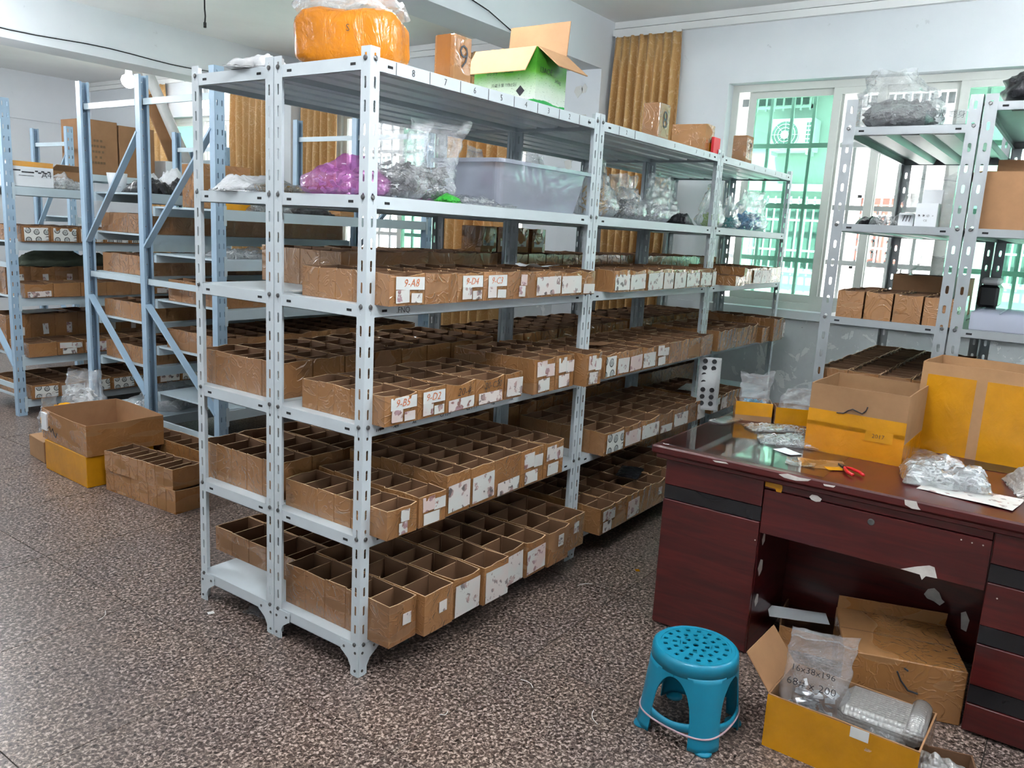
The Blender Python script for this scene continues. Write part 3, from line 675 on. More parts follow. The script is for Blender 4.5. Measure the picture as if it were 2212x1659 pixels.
# ------------------------------------------------------------------ cardboard compartment bins
SKIP = set("""r50_2 r50_3 r50_4 r50_5 r50_6 r51_0 r51_1 r51_2 r51_3 r51_4 r51_5 r51_6 r51_7 r52_0 b1e_0 b1e_1 b1e_2 b1e_3 b1e_4 b1e_5 b1e_6 b1e_7 b22_6 b22_8 b22_9 b23_3 b23_4 b23_5 b23_6 b23_7 b23_8 b23_9 b24_3 b24_4 b24_5 b24_6 b24_7 b24_8 b24_9 b31_5 b31_6 b31_7 b32_6 b32_7 b32r_5 b32r_6 b32r_7 b32r_8 b33_6 b33_7 b33r_7 b33r_8 b34_7""".split())
body_me, div_me, lab_me = {}, {}, {}
def bin_body(w, l, h, n, var, mat):
    k = (round(w, 2), round(l, 2), round(h, 2), n, var, mat.name)
    if k in body_me: return body_me[k]
    rnd = random.Random(str(k)); w, l, h = k[:3]; hw, hl = w/2, l/2; th = .004
    ring = []                                       # outer ring, (x,y, inward offset of inner wall)
    def side(x, y0, y1, sg):
        ring.append((x, y0))
        m = n
        for i in range(1, m):
            y = y0+(y1-y0)*i/m; d = .0022 if y1 > y0 else -.0022
            ring.extend([(x, y-d), (x-sg*.0035, y), (x, y+d)])
        ring.append((x, y1))
    side(-hw, hl, -hl, -1)
    for i in range(1, 4): ring.append((-hw+w*i/4, -hl))
    side(hw, -hl, hl, 1)
    for i in range(1, 4): ring.append((hw-w*i/4, hl))
    N = len(ring); mb = MB(); bulge = rnd.uniform(0, .006)
    top = []
    for i, (x, y) in enumerate(ring):
        u = 1-abs(x/hw) if y <= -hl+1e-6 else 0
        top.append((x*(1+rnd.uniform(-.005, .01)), y-(bulge*4*u*(1-u)+bulge*u*.6), h+rnd.uniform(-.004, .003)-(.008*u if var % 3 == 0 else 0)))
    def ins(p, z, d=th): return (max(-hw+d, min(hw-d, p[0])), max(-hl+d, min(hl-d, p[1])), z)
    def insT(p, d=th):
        x, y, z = p; return (x-d*(1 if x > hw*.9 else -1 if x < -hw*.9 else 0), y-d*(1 if y > hl*.95 else -1 if y < -hl*.95 else 0), z)
    mb.v = [(x, y, 0) for x, y in ring]+top+[insT(t) for t in top]+[ins(p, th) for p in ring]
    for a in range(3):
        for i in range(N):
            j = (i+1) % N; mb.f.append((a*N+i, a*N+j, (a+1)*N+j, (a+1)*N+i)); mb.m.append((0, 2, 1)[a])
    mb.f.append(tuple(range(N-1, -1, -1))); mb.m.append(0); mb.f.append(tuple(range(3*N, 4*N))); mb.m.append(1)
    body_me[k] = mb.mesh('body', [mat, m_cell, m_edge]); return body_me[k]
def div_mesh(w, h):
    k = (round(w, 2), round(h, 2))
    if k not in div_me:
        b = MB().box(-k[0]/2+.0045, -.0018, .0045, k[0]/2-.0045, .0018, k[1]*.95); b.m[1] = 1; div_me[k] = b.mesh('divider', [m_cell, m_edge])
    return div_me[k]
def label_mesh(a, b, m):
    k = (round(a, 2), round(b, 2), m.name)
    if k not in lab_me: lab_me[k] = MB().box(-k[0]/2, -.0012, 0, k[0]/2, 0, k[1]).mesh('picture_label', m)
    return lab_me[k]
KEEP = []
def bin_(key, label, x, y, z, w, l, h, n, rz, style, group, txt=None, mat=None, cat='cardboard bin', var=None):
    if key in SKIP: return
    rnd = random.Random(key); var = rnd.randint(0, 5) if var is None else var
    mat = mat or (m_taped if rnd.random() < .7 else m_taped2)
    o = thing('compartment_bin', label, cat, (x, y, z+.0004), rz, group); o['key'] = key
    w, l, h = round(w, 2), round(l, 2), round(h, 2)
    inst('body', bin_body(w, l, h, n, var, mat), o)
    for i in range(1, n): inst('divider', div_mesh(w, h), o, (0, -l/2+l*i/n+rnd.uniform(-.006, .006), rnd.uniform(-.003, 0)), (rnd.uniform(-.05, .05), 0, 0))
    f = -l/2-.0055
    P = lambda a, b, m, u, v: inst('picture_label', label_mesh(a, b, m), o, (u, f, v), (rnd.uniform(-.03, .03), rnd.uniform(-.04, .04), 0))
    pm = lambda: rnd.choice(m_print)
    if style == 'A':
        P(w*.8, h*.42, m_paper, w*.05, h*.5)
        P(w*.36, h*.36, pm(), -w*.16, h*.1); P(w*.34, h*.34, pm(), w*.24, h*.08)
    elif style == 's':
        P(.035, h*.36, pm(), w*.05, h*.5)
        if rnd.random() < .6: P(.035, h*.36, pm(), w*.0, h*.08)
    elif style == 'q': P(.035, h*.3, pm(), w*.1, h*.42)
    elif style == 'b': P(w*.92, h*.66, pm(), 0, h*.1)
    elif style == 't': P(w*.45, h*.42, pm(), -w*.18, h*.5); P(w*.4, h*.36, pm(), w*.22, h*.46); P(w*.55, h*.36, m_print[0], -.01, h*.06)
    elif style == 'l': P(w*.85, h*.36, pm(), 0, h*.05)
    elif style == 'd': P(w*.84, h*.8, m_disc, 0, h*.08)
    elif style == 'w': P(w*.94, h*.82, m_print[1], 0, h*.04)
    if txt:
        s, c, u, v, sz = txt; text(s, sz, c, o, (u, f-.0022, v), FRONT, 'lettering', .0002, shear=.25)
    return o
SH = {2: 'upper bin shelf', 3: 'middle bin shelf', 4: 'lower bin shelf', 5: 'bottom shelf'}
SHO = {2: LV[2], 3: LV[3], 4: LV[4], 5: LV[5]}
STY = {'A': 'with a handwritten tag', 's': 'with a small white square', 'q': 'with one small white square', 'b': 'with a wide picture sheet', 't': 'with pasted picture cards', 'l': 'with a low picture strip', 'n': 'with a plain front', 'd': 'with a round-picture sheet', 'w': 'with a white front sheet'}
def row(prefix, zlev, edges, yf, yb, h, n, styles, place, side=-1, texts={}, group='bins', mat=None, gap=.004, noun='taped cardboard bin'):
    k = 0
    for i, e in enumerate(edges):
        a, b = e[0], e[1]; f = e[2] if len(e) > 2 and e[2] is not None else yf; hh = e[3] if len(e) > 3 else h
        st = styles[i % len(styles)]; w = round(b-a-gap, 2); w = min(w, b-a); bb = yb
        l = round(abs(bb-f), 2); cy = (f+bb)/2
        x = (a+b)/2
        what = f'bin {STY[st]}' if side < 0 else noun
        bin_(f'{prefix}_{i}', f'{what}, {ORD[i]} {place}', x, cy, zlev, w, l, hh, n, 0 if side < 0 else math.pi, st, group, texts.get(i), mat)
def E_(*x): return [(x[i], x[i+1]) for i in range(len(x)-1)]
def even(a, b, w):
    n = max(1, round((b-a)/w)); return [(a+(b-a)*i/n, a+(b-a)*(i+1)/n) for i in range(n)]
OR = m_orange; IK = m_ink
G = 'bins on the front slotted racks'
FP = lambda s, b: f'along the {SH[s]}, front row {BN[b]}'
row('f2a', LV[2], E_(.042, .207, .369, .511, .655, .835, 1.02, 1.18, 1.298), -.055, .345, .1, 5, 'AnAAsbbl', FP(2, 0), -1,
    {0: ('9-A8', OR, .01, .07, .036), 2: ('9-D4', OR, .0, .07, .034), 3: ('9-C3', OR, 0, .07, .034)}, G)
row('f3a', LV[3], E_(.042, .193, .337, .501, .675)+[(.68, .796)]+[(.845, 1.0, -.07, .14), (1.0, 1.148, -.07, .14), (1.158, 1.296, -.12, .14)], -.05, .34, .1, 5, 'AAllbttt', FP(3, 0), -1,
    {0: ('9-B5', OR, 0, .07, .036), 1: ('9-D2', OR, 0, .07, .036), 2: ('20-4', IK, .01, .066, .04), 3: ('20-C30', IK, .01, .07, .034)}, G)
row('f4a', LV[4], [(.042, .19, -.07, .1), (.194, .34, -.07, .11)]+[(a, b, None, .15) for a, b in E_(.345, .483, .63, .80, .965, 1.12)], -.065, .43, .15, 6, 'stbbltt', FP(4, 0), -1, {}, G)
row('f5a', LV[5], [(.045, .18, -.09), (.184, .335, -.125), (.34, .495, -.115), (.50, .655, -.135), (.66, .80, -.1), (.804, .95, -.11), (.955, 1.12, -.12), (1.125, 1.297, -.09)], -.1, .43, .155, 5, 'qqwwwbss', FP(5, 0), -1, {}, G)
row('f2b', LV[2], E_(1.47, 1.62, 1.78)+E_(1.80, 1.97, 2.096, 2.254, 2.435, 2.60)+[(2.605, 2.66)], -.055, .36, .1, 5, 'bbwwwbbw', FP(2, 1), -1, {}, G)
row('f3b', LV[3], E_(1.39, 1.50, 1.627, 1.762, 1.909, 2.066, 2.221, 2.322, 2.476, 2.65), -.08, .36, .11, 5, 'dbbbtnnnn', FP(3, 1), -1, {}, G)
row('f4b', LV[4], E_(1.46, 1.655, 1.831, 2.041, 2.205, 2.412, 2.528, 2.65), -.075, .41, .11, 6, 'dbblbnwn', FP(4, 1), -1, {}, G)
row('f5b', LV[5], E_(1.43, 1.57, 1.69, 1.82, 1.96, 2.12, 2.28, 2.45, 2.62), -.1, .41, .13, 5, 'tnbnqnnn', FP(5, 1), -1, {}, G)
row('f2c', LV[2], [(2.86, 3.01, -.1, .06)]+E_(3.16, 3.31, 3.46, 3.66, 3.87), -.04, .33, .095, 4, 'nnwwn', FP(2, 2), -1, {}, G)
row('f3c', LV[3], E_(2.76, 2.87, 2.98, 3.064, 3.287, 3.43)+[(3.44, 3.58, -.1, .1)]+[(3.60, 3.80, -.12, .15), (3.82, 3.96, -.08, .12)], -.07, .36, .12, 5, 'nnnnnnnw', FP(3, 2), -1, {}, G)
row('f4c', LV[4], E_(2.76, 2.89, 3.0, 3.13, 3.26), -.07, .38, .1, 5, 'tbnn', FP(4, 2), -1, {}, G)
# rear row of the slotted racks (their fronts look to the far aisle)
G2 = 'bins on the rear slotted racks'
RP = lambda s, b: f'along the {SH[s]}, rear row {BN[b]}'
for s, x0, hh, n in ((2, .33, .135, 4), (3, .045, .13, 5), (4, .045, .14, 5), (5, .16, .1, 5)):
    for b, (bx, L) in enumerate(BAYS):
        a = max(x0, bx+.045); row(f'r{s}{b}', LV[s], even(a, bx+L-.045, .155), .93 if s != 5 else (1.02 if b == 0 else .9), .475, hh, n, 'n', RP(s, b), 1, {}, G2)
# second tier behind the top one: boxes standing on the rear upper shelf
for i, x in enumerate((.62, .80, .98, 1.16)):
    pass
# blue racks
G3 = 'bins on the blue double rack'
row('b1c', LV1[2], E_(1.03, 1.13, 1.23, 1.33), 2.2, 2.75, .13, 4, 'n', 'on deck three, front half of the blue rack', -1, {}, G3)
row('b1d', LV1[3], even(1.03, 2.64, .16), 2.2, 2.78, .12, 5, 'n', 'on deck four, front half of the blue rack', -1, {}, G3)
row('b1e', LV1[4], even(1.35, 2.64, .16), 2.2, 2.78, .12, 5, 'n', 'on deck five, front half of the blue rack', -1, {}, G3)
for k, nm in ((1, 'second'), (2, 'third'), (3, 'fourth'), (4, 'fifth')):
    row(f'b2{k}', LV2[k], even(1.03, 2.64, .16), 2.985, 3.5, .125 if k < 3 else .11, 5, 'nnn', f'on the {nm} deck, rear half of the blue rack', -1, {}, G3)
G4 = 'bins on the blue rack with round pictures'
row('b31', LV3[1], even(.87, 2.42, .19), 4.27, 4.85, .11, 4, 'dddd', 'on the second deck, round-picture rack', -1, {}, G4)
row('b32', LV3[2], even(.87, 2.42, .19), 4.27, 4.52, .1, 2, 'lnnnn', 'on the third deck, round-picture rack', -1, {}, G4)
row('b32r', LV3[2], even(.87, 2.42, .18), 4.56, 4.88, .2, 2, 'qqqn', 'behind on the third deck, round-picture rack', -1, {}, G4)
row('b33', LV3[3], even(.87, 2.42, .2), 4.26, 4.56, .1, 3, 'ntbn', 'on the fourth deck, round-picture rack', -1, {}, G4)
row('b33r', LV3[3], even(.87, 2.42, .18), 4.6, 4.9, .27, 2, 'qqqq', 'behind on the fourth deck, round-picture rack', -1, {}, G4)
row('b34', LV3[4], even(.87, 2.42, .2), 4.25, 4.88, .1, 6, 'dbdd', 'on the bottom deck, round-picture rack', -1, {}, G4)
# racks behind the desk: bins lie with their ends to the camera
G5 = 'bins on the racks behind the desk'
for i in range(4):
    bin_(f'R2_{i}', f'taped bin end, {ORD[i]} in the row of four behind the desk, from the window side', RX0+.255, -.925-.118*i, LVR[2], .11, .5, .125, 5, -RX, 'n', G5, None, m_taped)
bin_('R2_4', 'narrow dark bin leaning out past the post beside the green window', RX0+.27, -.795, LVR[2]+.0, .06, .4, .12, 3, -RX, 'n', G5, None, m_taped2) if False else None
for i in range(4):
    for j in range(2):
        bin_(f'R3_{i}{j}', f'open grid bin behind the tall gold-taped cartons, {ORD[i]} column {["front", "back"][j]} row', RX0+.37+.63*j, -.875-.133*i, LVR[3], .13, .6, .1, 7, -RX, 'n', G5, None, m_taped2)
# bins on the aisle floor
G6 = 'bins on the floor of the aisle'
bin_('fl0', 'flat compartment bin on the floor, top one of two stacked in the aisle', .505, 2.085, .118, .17, .56, .11, 8, .09, 'n', G6, None, m_kraft)
bin_('fl1', 'flat compartment bin on the floor, under another one in the aisle', .515, 2.08, 0, .18, .60, .115, 8, .06, 'n', G6, None, m_kraft)
bin_('fl2', 'long taped compartment bin on the aisle floor behind the stacked pair', .86, 2.4, 0, .16, .84, .2, 8, .02, 'n', G6, None, m_taped)
# ------------------------------------------------------------------ cartons
def carton(name, label, loc, rz, size, mat, cat='carton', open_=True, flaps=(), tapes=(), group=None, inner=None, mark=None, tilt=0, flen=None):
    """origin bottom centre, front looks to -y. flaps: (side, degrees outward from upright, length). tapes: (side,u0,u1,v0,v1,mat) in 0..1 of the face"""
    o = thing(name, label, cat, loc, rz, group); w, d, h = size; a, b = w/2, d/2; t = .005
    if tilt: o.rotation_euler = (tilt, 0, rz)
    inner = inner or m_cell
    mb = MB()
    if open_:
        n = 4; ring = []
        rnd = random.Random(label)
        for (x0, y0, x1, y1) in ((-a, b, -a, -b), (-a, -b, a, -b), (a, -b, a, b), (a, b, -a, b)):
            for i in range(n): ring.append((x0+(x1-x0)*i/n, y0+(y1-y0)*i/n, 4*(i/n)*(1-i/n)))
        N = len(ring); bl = .010 if not flaps and not tapes else 0
        top = []
        for x, y, u in ring:
            nx, ny = (math.copysign(1, x) if abs(x) > a-1e-6 else 0), (math.copysign(1, y) if abs(y) > b-1e-6 else 0)
            top.append((x+nx*bl*u, y+ny*bl*u, h-rnd.uniform(0, .004)))
        cl = lambda p: (max(-a+t, min(a-t, p[0]*(1-t/a))), max(-b+t, min(b-t, p[1]*(1-t/b))))
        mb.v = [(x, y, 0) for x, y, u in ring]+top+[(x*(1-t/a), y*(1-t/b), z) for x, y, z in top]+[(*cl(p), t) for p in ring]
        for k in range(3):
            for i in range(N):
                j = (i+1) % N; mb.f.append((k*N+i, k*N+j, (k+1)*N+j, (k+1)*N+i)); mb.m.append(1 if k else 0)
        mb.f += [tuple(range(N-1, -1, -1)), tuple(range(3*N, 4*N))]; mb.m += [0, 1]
    else:
        mb.rbox(-a, -b, 0, a, b, h, .003)
        mb.box(-a+.002, -.0012, h-.0005, a-.002, .0012, h+.0008, 1)
    mb.build('body', [mat, inner], o)
    for side, ang, ln in flaps:
        W_ = (w if side in 'fb' else d)-.006; f = MB(); f.rbox(-W_/2, -.0022, 0, W_/2, .0022, ln, .0015)
        rzz = {'f': 0, 'r': RX, 'b': math.pi, 'l': -RX}[side]
        px, py = {'f': (0, -b), 'b': (0, b), 'l': (-a, 0), 'r': (a, 0)}[side]
        ob = f.build('flap', inner if inner is not m_cell else mat, o, (px, py, h-.001)); ob.rotation_euler = (math.radians(ang), 0, rzz)
    for side, u0, u1, v0, v1, tm in tapes:
        W_ = w if side in 'fb' else d; q = MB(); e = .0008
        if side == 't': q.box(-a+w*u0, -b+d*v0, h, -a+w*u1, -b+d*v1, h+e); q.build('tape', tm, o); continue
        q.box(-W_/2+W_*u0, -e, h*v0, -W_/2+W_*u1, 0, h*v1)
        rzz = {'f': 0, 'r': RX, 'b': math.pi, 'l': -RX}[side]
        px, py = {'f': (0, -b), 'b': (0, b), 'l': (-a, 0), 'r': (a, 0)}[side]
        q.build('tape', tm, o, (px, py, 0), (0, 0, rzz))
    return o
def sideface(o, side, size, s, sz, u, v, mat=None, shear=0):
    w, d, h = size; rzz = {'f': 0, 'r': RX, 'b': math.pi, 'l': -RX}[side]; e = .0025
    if side in 'fb': p = ((u-.5)*w*(1 if side == 'f' else -1), (-d/2-e)*(1 if side == 'f' else -1), v*h)
    else: p = ((w/2+e)*(1 if side == 'r' else -1), (u-.5)*d*(1 if side == 'r' else -1), v*h)
    return text(s, sz, mat or m_ink, o, p, (RX, 0, rzz), 'lettering', shear=shear)
def penline(o, pts, r=.0022, mat=None): return MB().tube(pts, r, 6).build('pen_mark', mat or m_ink, o)
# ------------------------------------------------------------------ poly bags
def crumple(p, s, k): return (noise.noise(Vector(p)*s+Vector((k*7.1, k*3.3, k)))+.5*noise.noise(Vector(p)*s*2.3+Vector((k, k*5, 2))))
def bag(label, loc, size, seed, filmmat=None, fill=None, rz=0, top=.12, name='poly_bag', cat='bag', group=None, lean=(0, 0), pinch=.35, zipper=False, rough=1., flat=None, fillh=.5, N=44, Mv=26):
    """a limp bag standing on its base: fat and lumpy below, pinched to a crumpled flat film above"""
    w, d, h = size; o = thing(name, label, cat, loc, rz, group); rnd = random.Random(seed)
    vs = []; fs = []
    for j in range(Mv+1):
        t = j/Mv; z = h*t
        e = math.sqrt(max(0, 1-(1-min(1, t/.18))**2)) if t < .18 else 1          # rounded base
        wx = w/2*(.72+.28*e)*(1-pinch*max(0, t-.4)/.6*(1 if not zipper else .1))
        dy = d/2*(.55+.45*e)*(1-.92*max(0, min(1, (t-fillh*.7)/(1-fillh*.7)))**.8)
        if t >= 1: dy = .003
        for i in range(N):
            a = 2*math.pi*i/N; ca, sa = math.cos(a), math.sin(a)
            x = wx*math.copysign(abs(ca)**.8, ca); y = dy*math.copysign(abs(sa)**.8, sa)
            k = .018*rough*(w/.2)**.5
            q = crumple((x*1.0, y+(.2 if sa > 0 else -.2), z*.8), 16, seed); q2 = crumple((x, y+(.3 if sa > 0 else -.3), z), 38, seed+3)
            rr = k*(abs(q)*1.6-.5)+k*.35*q2
            m = .35+.65*min(1, t*4)
            vs.append((x+ca*rr*m+lean[0]*t*t, y+sa*rr*m+lean[1]*t*t+(.03*rough*math.sin(x*22+seed)*max(0, t-.45)), max(.0005, z+rr*.8*t*(1 if t > .3 else .3))))
    for j in range(Mv):
        for i in range(N): fs.append((j*N+i, j*N+(i+1) % N, (j+1)*N+(i+1) % N, (j+1)*N+i))
    fs.append(tuple(range(N-1, -1, -1)))
    MB().add(vs, fs).build('film', filmmat or m_clear, o, smooth=True)
    if zipper:
        zb = MB(); T = [vs[(Mv-2)*N+i] for i in range(0, N//2+1, 2)]
        zb.tube([(x, y, z) for x, y, z in T], .0022, 5); zb.build('zip_seal', m_milky, o)
    if fill:
        mt, n, sz, kind = fill; c = MB()
        for _ in range(n):
            a = rnd.random()*6.283; r = math.sqrt(rnd.random())*.8; zz = rnd.random()**1.3*h*fillh*.85
            s2 = 1-.25*(zz/(h*fillh)); p = (w/2*r*math.cos(a)*s2, d/2*r*math.sin(a)*.8*s2, zz+sz*.9)
            Mx = Matrix.Translation(p) @ Matrix.Rotation(rnd.random()*3, 4, 'X') @ Matrix.Rotation(rnd.random()*6, 4, 'Z')
            s = sz*rnd.uniform(.5, 1)
            if kind == 'ring': c.tube([(s*math.cos(k*.785), s*math.sin(k*.785), 0) for k in range(8)], s*.22, 5, None, Mx, closed=True)
            elif kind == 'bead': c.lathe([(0, -s*.7), (s*.6, -s*.35), (s*.7, .2*s), (0, s*.7)], 6, None, Mx)
            elif kind == 'cord': c.tube([(s*(.3+.12*k)*math.cos(k*.9), s*(.3+.12*k)*math.sin(k*.9), s*.1*math.sin(k)) for k in range(10)], sz*.16, 5, None, Mx)
            else: c.box(-s, -s*.5, -s*.12, s, s*.5, s*.12, None, Mx)
        co = c.build('contents', mt, o); co['kind'] = 'stuff'
    return o
def flatbag(label, loc, size, seed, mat, rz=0, name='poly_bag', cat='bag', hump=1., group=None, fill=None, res=26):
    """a filled bag lying flat: a low crumpled mound"""
    w, d, h = size; o = thing(name, label, cat, loc, rz, group); vs = []; fs = []; n = res
    rnd = random.Random(seed)
    def H(x, y):
        e = max(0, 1-abs(2*x/w)**3)*max(0, 1-abs(2*y/d)**3)
        return h*(e**.5)*(.72+.5*crumple((x, y, seed), 9, seed)+.3*abs(crumple((x, y, 1), 26, seed)))
    for j in range(n+1):
        for i in range(n+1):
            u, v = i/n-.5, j/n-.5; x, y = u*w, v*d; ed = max(abs(u), abs(v))
            k = 1+.10*crumple((u, v, seed), 5, seed+1)
            vs.append((x*k, y*k, max(.001, H(x, y) if ed < .5 else .002+.012*abs(crumple((u*4, v*4, 2), 3, seed)))))
    m = len(vs)
    for j in range(n+1):
        for i in range(n+1): vs.append((vs[j*(n+1)+i][0]*.98, vs[j*(n+1)+i][1]*.98, .0004))
    for j in range(n):
        for i in range(n): a = j*(n+1)+i; fs.append((a, a+1, a+n+2, a+n+1)); fs.append((m+a, m+a+n+1, m+a+n+2, m+a+1))
    edge = [i for i in range(n+1)]+[j*(n+1)+n for j in range(1, n+1)]+[n*(n+1)+i for i in range(n-1, -1, -1)]+[j*(n+1) for j in range(n-1, 0, -1)]
    for p, q in zip(edge, edge[1:]+edge[:1]): fs.append((p, q, m+q, m+p))
    MB().add(vs, fs).build('film', mat, o, smooth=True)
    if fill:
        mt, cnt, sz = fill; c = MB()
        for _ in range(cnt):
            x, y = rnd.uniform(-.38, .38)*w, rnd.uniform(-.38, .38)*d; z = rnd.random()*max(.002, H(x, y)*.75-sz*.3)+sz*.3; s = sz*rnd.uniform(.5, 1)
            Mx = Matrix.Translation((x, y, z)) @ Matrix.Rotation(rnd.random()*3, 4, 'X') @ Matrix.Rotation(rnd.random()*6, 4, 'Z')
            if rnd.random() < .5: c.box(-s, -s*.45, -s*.12, s, s*.45, s*.12, None, Mx)
            else: c.tube([(s*math.cos(k*1.05), s*math.sin(k*1.05), 0) for k in range(6)], s*.2, 4, None, Mx, closed=True)
        co = c.build('contents', mt, o); co['kind'] = 'stuff'
    return o
def sheet(label, loc, w, d, rz, mat, seed=1, curl=.01, name='paper_sheet', cat='paper', t=.0006, tilt=(0, 0)):
    o = thing(name, label, cat, loc, rz); mb = MB(); n = 8; vs = []; fs = []
    for j in range(n+1):
        for i in range(n+1):
            x, y = (i/n-.5)*w, (j/n-.5)*d; vs.append((x, y, .0006+curl*abs(noise.noise(Vector((x*6, y*6, seed))))*(abs(i/n-.5)+abs(j/n-.5))*2))
    k = len(vs); vs += [(x, y, z+t) for x, y, z in vs]
    for j in range(n):
        for i in range(n): a = j*(n+1)+i; fs.append((a, a+n+1, a+n+2, a+1)); fs.append((k+a, k+a+1, k+a+n+2, k+a+n+1))
    E = [i for i in range(n+1)]+[j*(n+1)+n for j in range(1, n+1)]+[n*(n+1)+i for i in range(n-1, -1, -1)]+[j*(n+1) for j in range(n-1, 0, -1)]
    for p, q in zip(E, E[1:]+E[:1]): fs.append((p, q, k+q, k+p))
    mb.add(vs, fs).build('sheet', mat, o)
    o.rotation_euler = (tilt[0], tilt[1], rz); return o
# ------------------------------------------------------------------ the desk
DX, DYL, DYR, DZ = 1.03, -.575, -2.08, .73
def desk():
    o = thing('desk', 'dark mahogany office desk with chipped veneer and black handle bands', 'desk', (0, 0, 0))
    XB = 1.93
    t = MB(); t.rbox(DX-.035, DYR-.05, DZ-.032, XB, DYL+.05, DZ, .006); t.rbox(DX-.02, DYR-.035, DZ-.052, XB-.02, DYL+.035, DZ-.0325, .004); t.build('desktop', m_wood, o)
    zt = DZ-.0525; g = .002
    def ped(y0, y1, name):
        p = MB(); p.box(DX+.02, y0, .0, XB-.06, y0+.018, zt); p.box(DX+.02, y1-.018, .0, XB-.06, y1, zt); p.box(XB-.08, y0+.018, .02, XB-.06, y1-.018, zt); p.box(DX+.02, y0+.018, .02, XB-.08, y1-.018, .04)
        return p.build(name, m_wood, o)
    # left pedestal (towards the slotted racks)
    a, b = -.955, DYL
    ped(a, b, 'pedestal')
    dr = MB().rbox(DX, a+g, .578, DX+.02, b-g, zt-.002, .002).build('drawer', m_wood, o)
    MB().box(DX+.006, a+g, .522, DX+.02, b-g, .575).build('handle_band', m_black, o)
    hp = MB(); hp.tube([(DX+.004, (a+b)/2-.06+.012*i, .572-.016*math.sin(math.pi*i/10)) for i in range(11)], .0022, 5); hp.build('finger_pull', m_black, o)
    MB().rbox(DX, a+g, .012, DX+.02, b-g, .519, .002).build('door', m_wood, o)
    # right pedestal with drawers
    a2, b2 = DYR, -1.665
    ped(a2, b2, 'pedestal')
    for z0, z1 in ((.575, zt-.002), (.372, .512), (.17, .308), (.012, .104)): MB().rbox(DX, a2+g, z0, DX+.02, b2-g, z1, .002).build('drawer', m_wood, o)
    for z0, z1 in ((.515, .572), (.311, .369), (.107, .167)): MB().box(DX+.006, a2+g, z0, DX+.02, b2-g, z1).build('handle_band', m_black, o)
    # centre drawer, apron and modesty panel
    MB().rbox(DX+.004, b2+g, .648, DX+.022, a-g, zt-.002, .002).build('rail', m_wood, o)
    cd = MB().rbox(DX, b2+g, .482, DX+.02, a-g, .645, .002).build('drawer', m_wood, o)
    MB().lathe([(.011, 0), (.011, .003), (.009, .004), (0, .004)], 18, None, Matrix.Translation((DX-.0002, -1.317, .617)) @ Matrix.Rotation(-RX, 4, 'Y')).build('lock', m_screw, cd)
    MB().box(1.44, b2+.001, .05, 1.458, a-.001, zt).build('modesty_panel', m_wood, o)
    # chips in the veneer: flat scars with their own outline
    def chip(y, z, pts, mat=m_chip, x=DX):
        q = MB(); M_ = Matrix(((0, 0, -1, x+.0002), (-1, 0, 0, y), (0, 1, 0, z), (0, 0, 0, 1)))
        q.prism(pts, .0008, None, M_); return q.build('veneer_chip', mat, o)
    chip(-1.47, .49, [(-.045, -.006), (.0, .016), (.035, .03), (.05, .028), (.062, -.006), (.03, -.008), (.02, -.024), (.012, -.008)])
    chip(-1.60, .20, [(-.014, .03), (0, .04), (.016, .01), (.012, -.035), (-.006, -.03)], x=1.4395)
    chip(-1.49, .265, [(-.03, -.003), (-.02, .02), (.0, .03), (.018, .018), (.03, -.005), (.04, -.012), (.026, -.03), (.005, -.02), (-.018, -.016)], x=1.4395)
    chip(-1.13, .652, [(-.018, .002), (-.01, .012), (.008, .013), (.024, .004), (.02, -.006), (.006, -.01), (-.01, -.006)])
    chip(-.985, .668, [(-.028, .010), (.03, .010), (.034, -.006), (.03, -.03), (.018, -.036), (.01, -.014), (-.028, -.012)], m_gold, DX+.003)
    def top_chip(y, pts):
        q = MB(); q.prism(pts, .0008, None, Matrix(((0, 0, -1, DX-.035), (-1, 0, 0, y), (0, 1, 0, DZ-.014), (0, 0, 0, 1)))); q.build('veneer_chip', m_chip, o)
    top_chip(-1.06, [(-.05, .004), (-.02, .012), (.02, .008), (.06, .010), (.05, .002), (.01, -.006), (-.03, -.004)])
    top_chip(-1.18, [(-.02, .004), (.02, .006), (.014, -.001), (-.016, -.002)]); top_chip(-.80, [(-.03, .003), (.02, .006), (.03, .001), (-.02, -.002)])
    top_chip(-1.43, [(-.02, .01), (.015, .012), (.022, -.004), (.03, -.012), (.005, -.014), (-.016, -.006)])
    for y, z in ((-1.58, .628), (-1.61, .626), (-1.64, .626), (-.945, .45), (-1.70, .47)): chip(y, z, [(-.003, 0), (0, .003), (.003, 0), (0, -.003)])
    for z, s in ((.33, 1), (.44, .7), (.20, .8)):
        q = MB(); M_ = Matrix(((1, 0, 0, DX+.06), (0, 0, -1, -.9555), (0, 1, 0, z), (0, 0, 0, 1)))
        q.prism([(-.02*s, 0), (0, .03*s), (.025*s, .02*s), (.03*s, -.02*s), (0, -.035*s)], .0008, None, M_); q.build('veneer_chip', m_chip, o)
    return o
desk()
gs = MB(); gs.rbox(1.03, -1.15, DZ+.0002, 1.62, -.54, DZ+.0032, .001); tag(gs.build('glass_sheet', m_glasssheet), 'clear glass sheet lying on the desk top at its rack end', 'glass sheet')
ZD = DZ+.0003; ZG = DZ+.0036
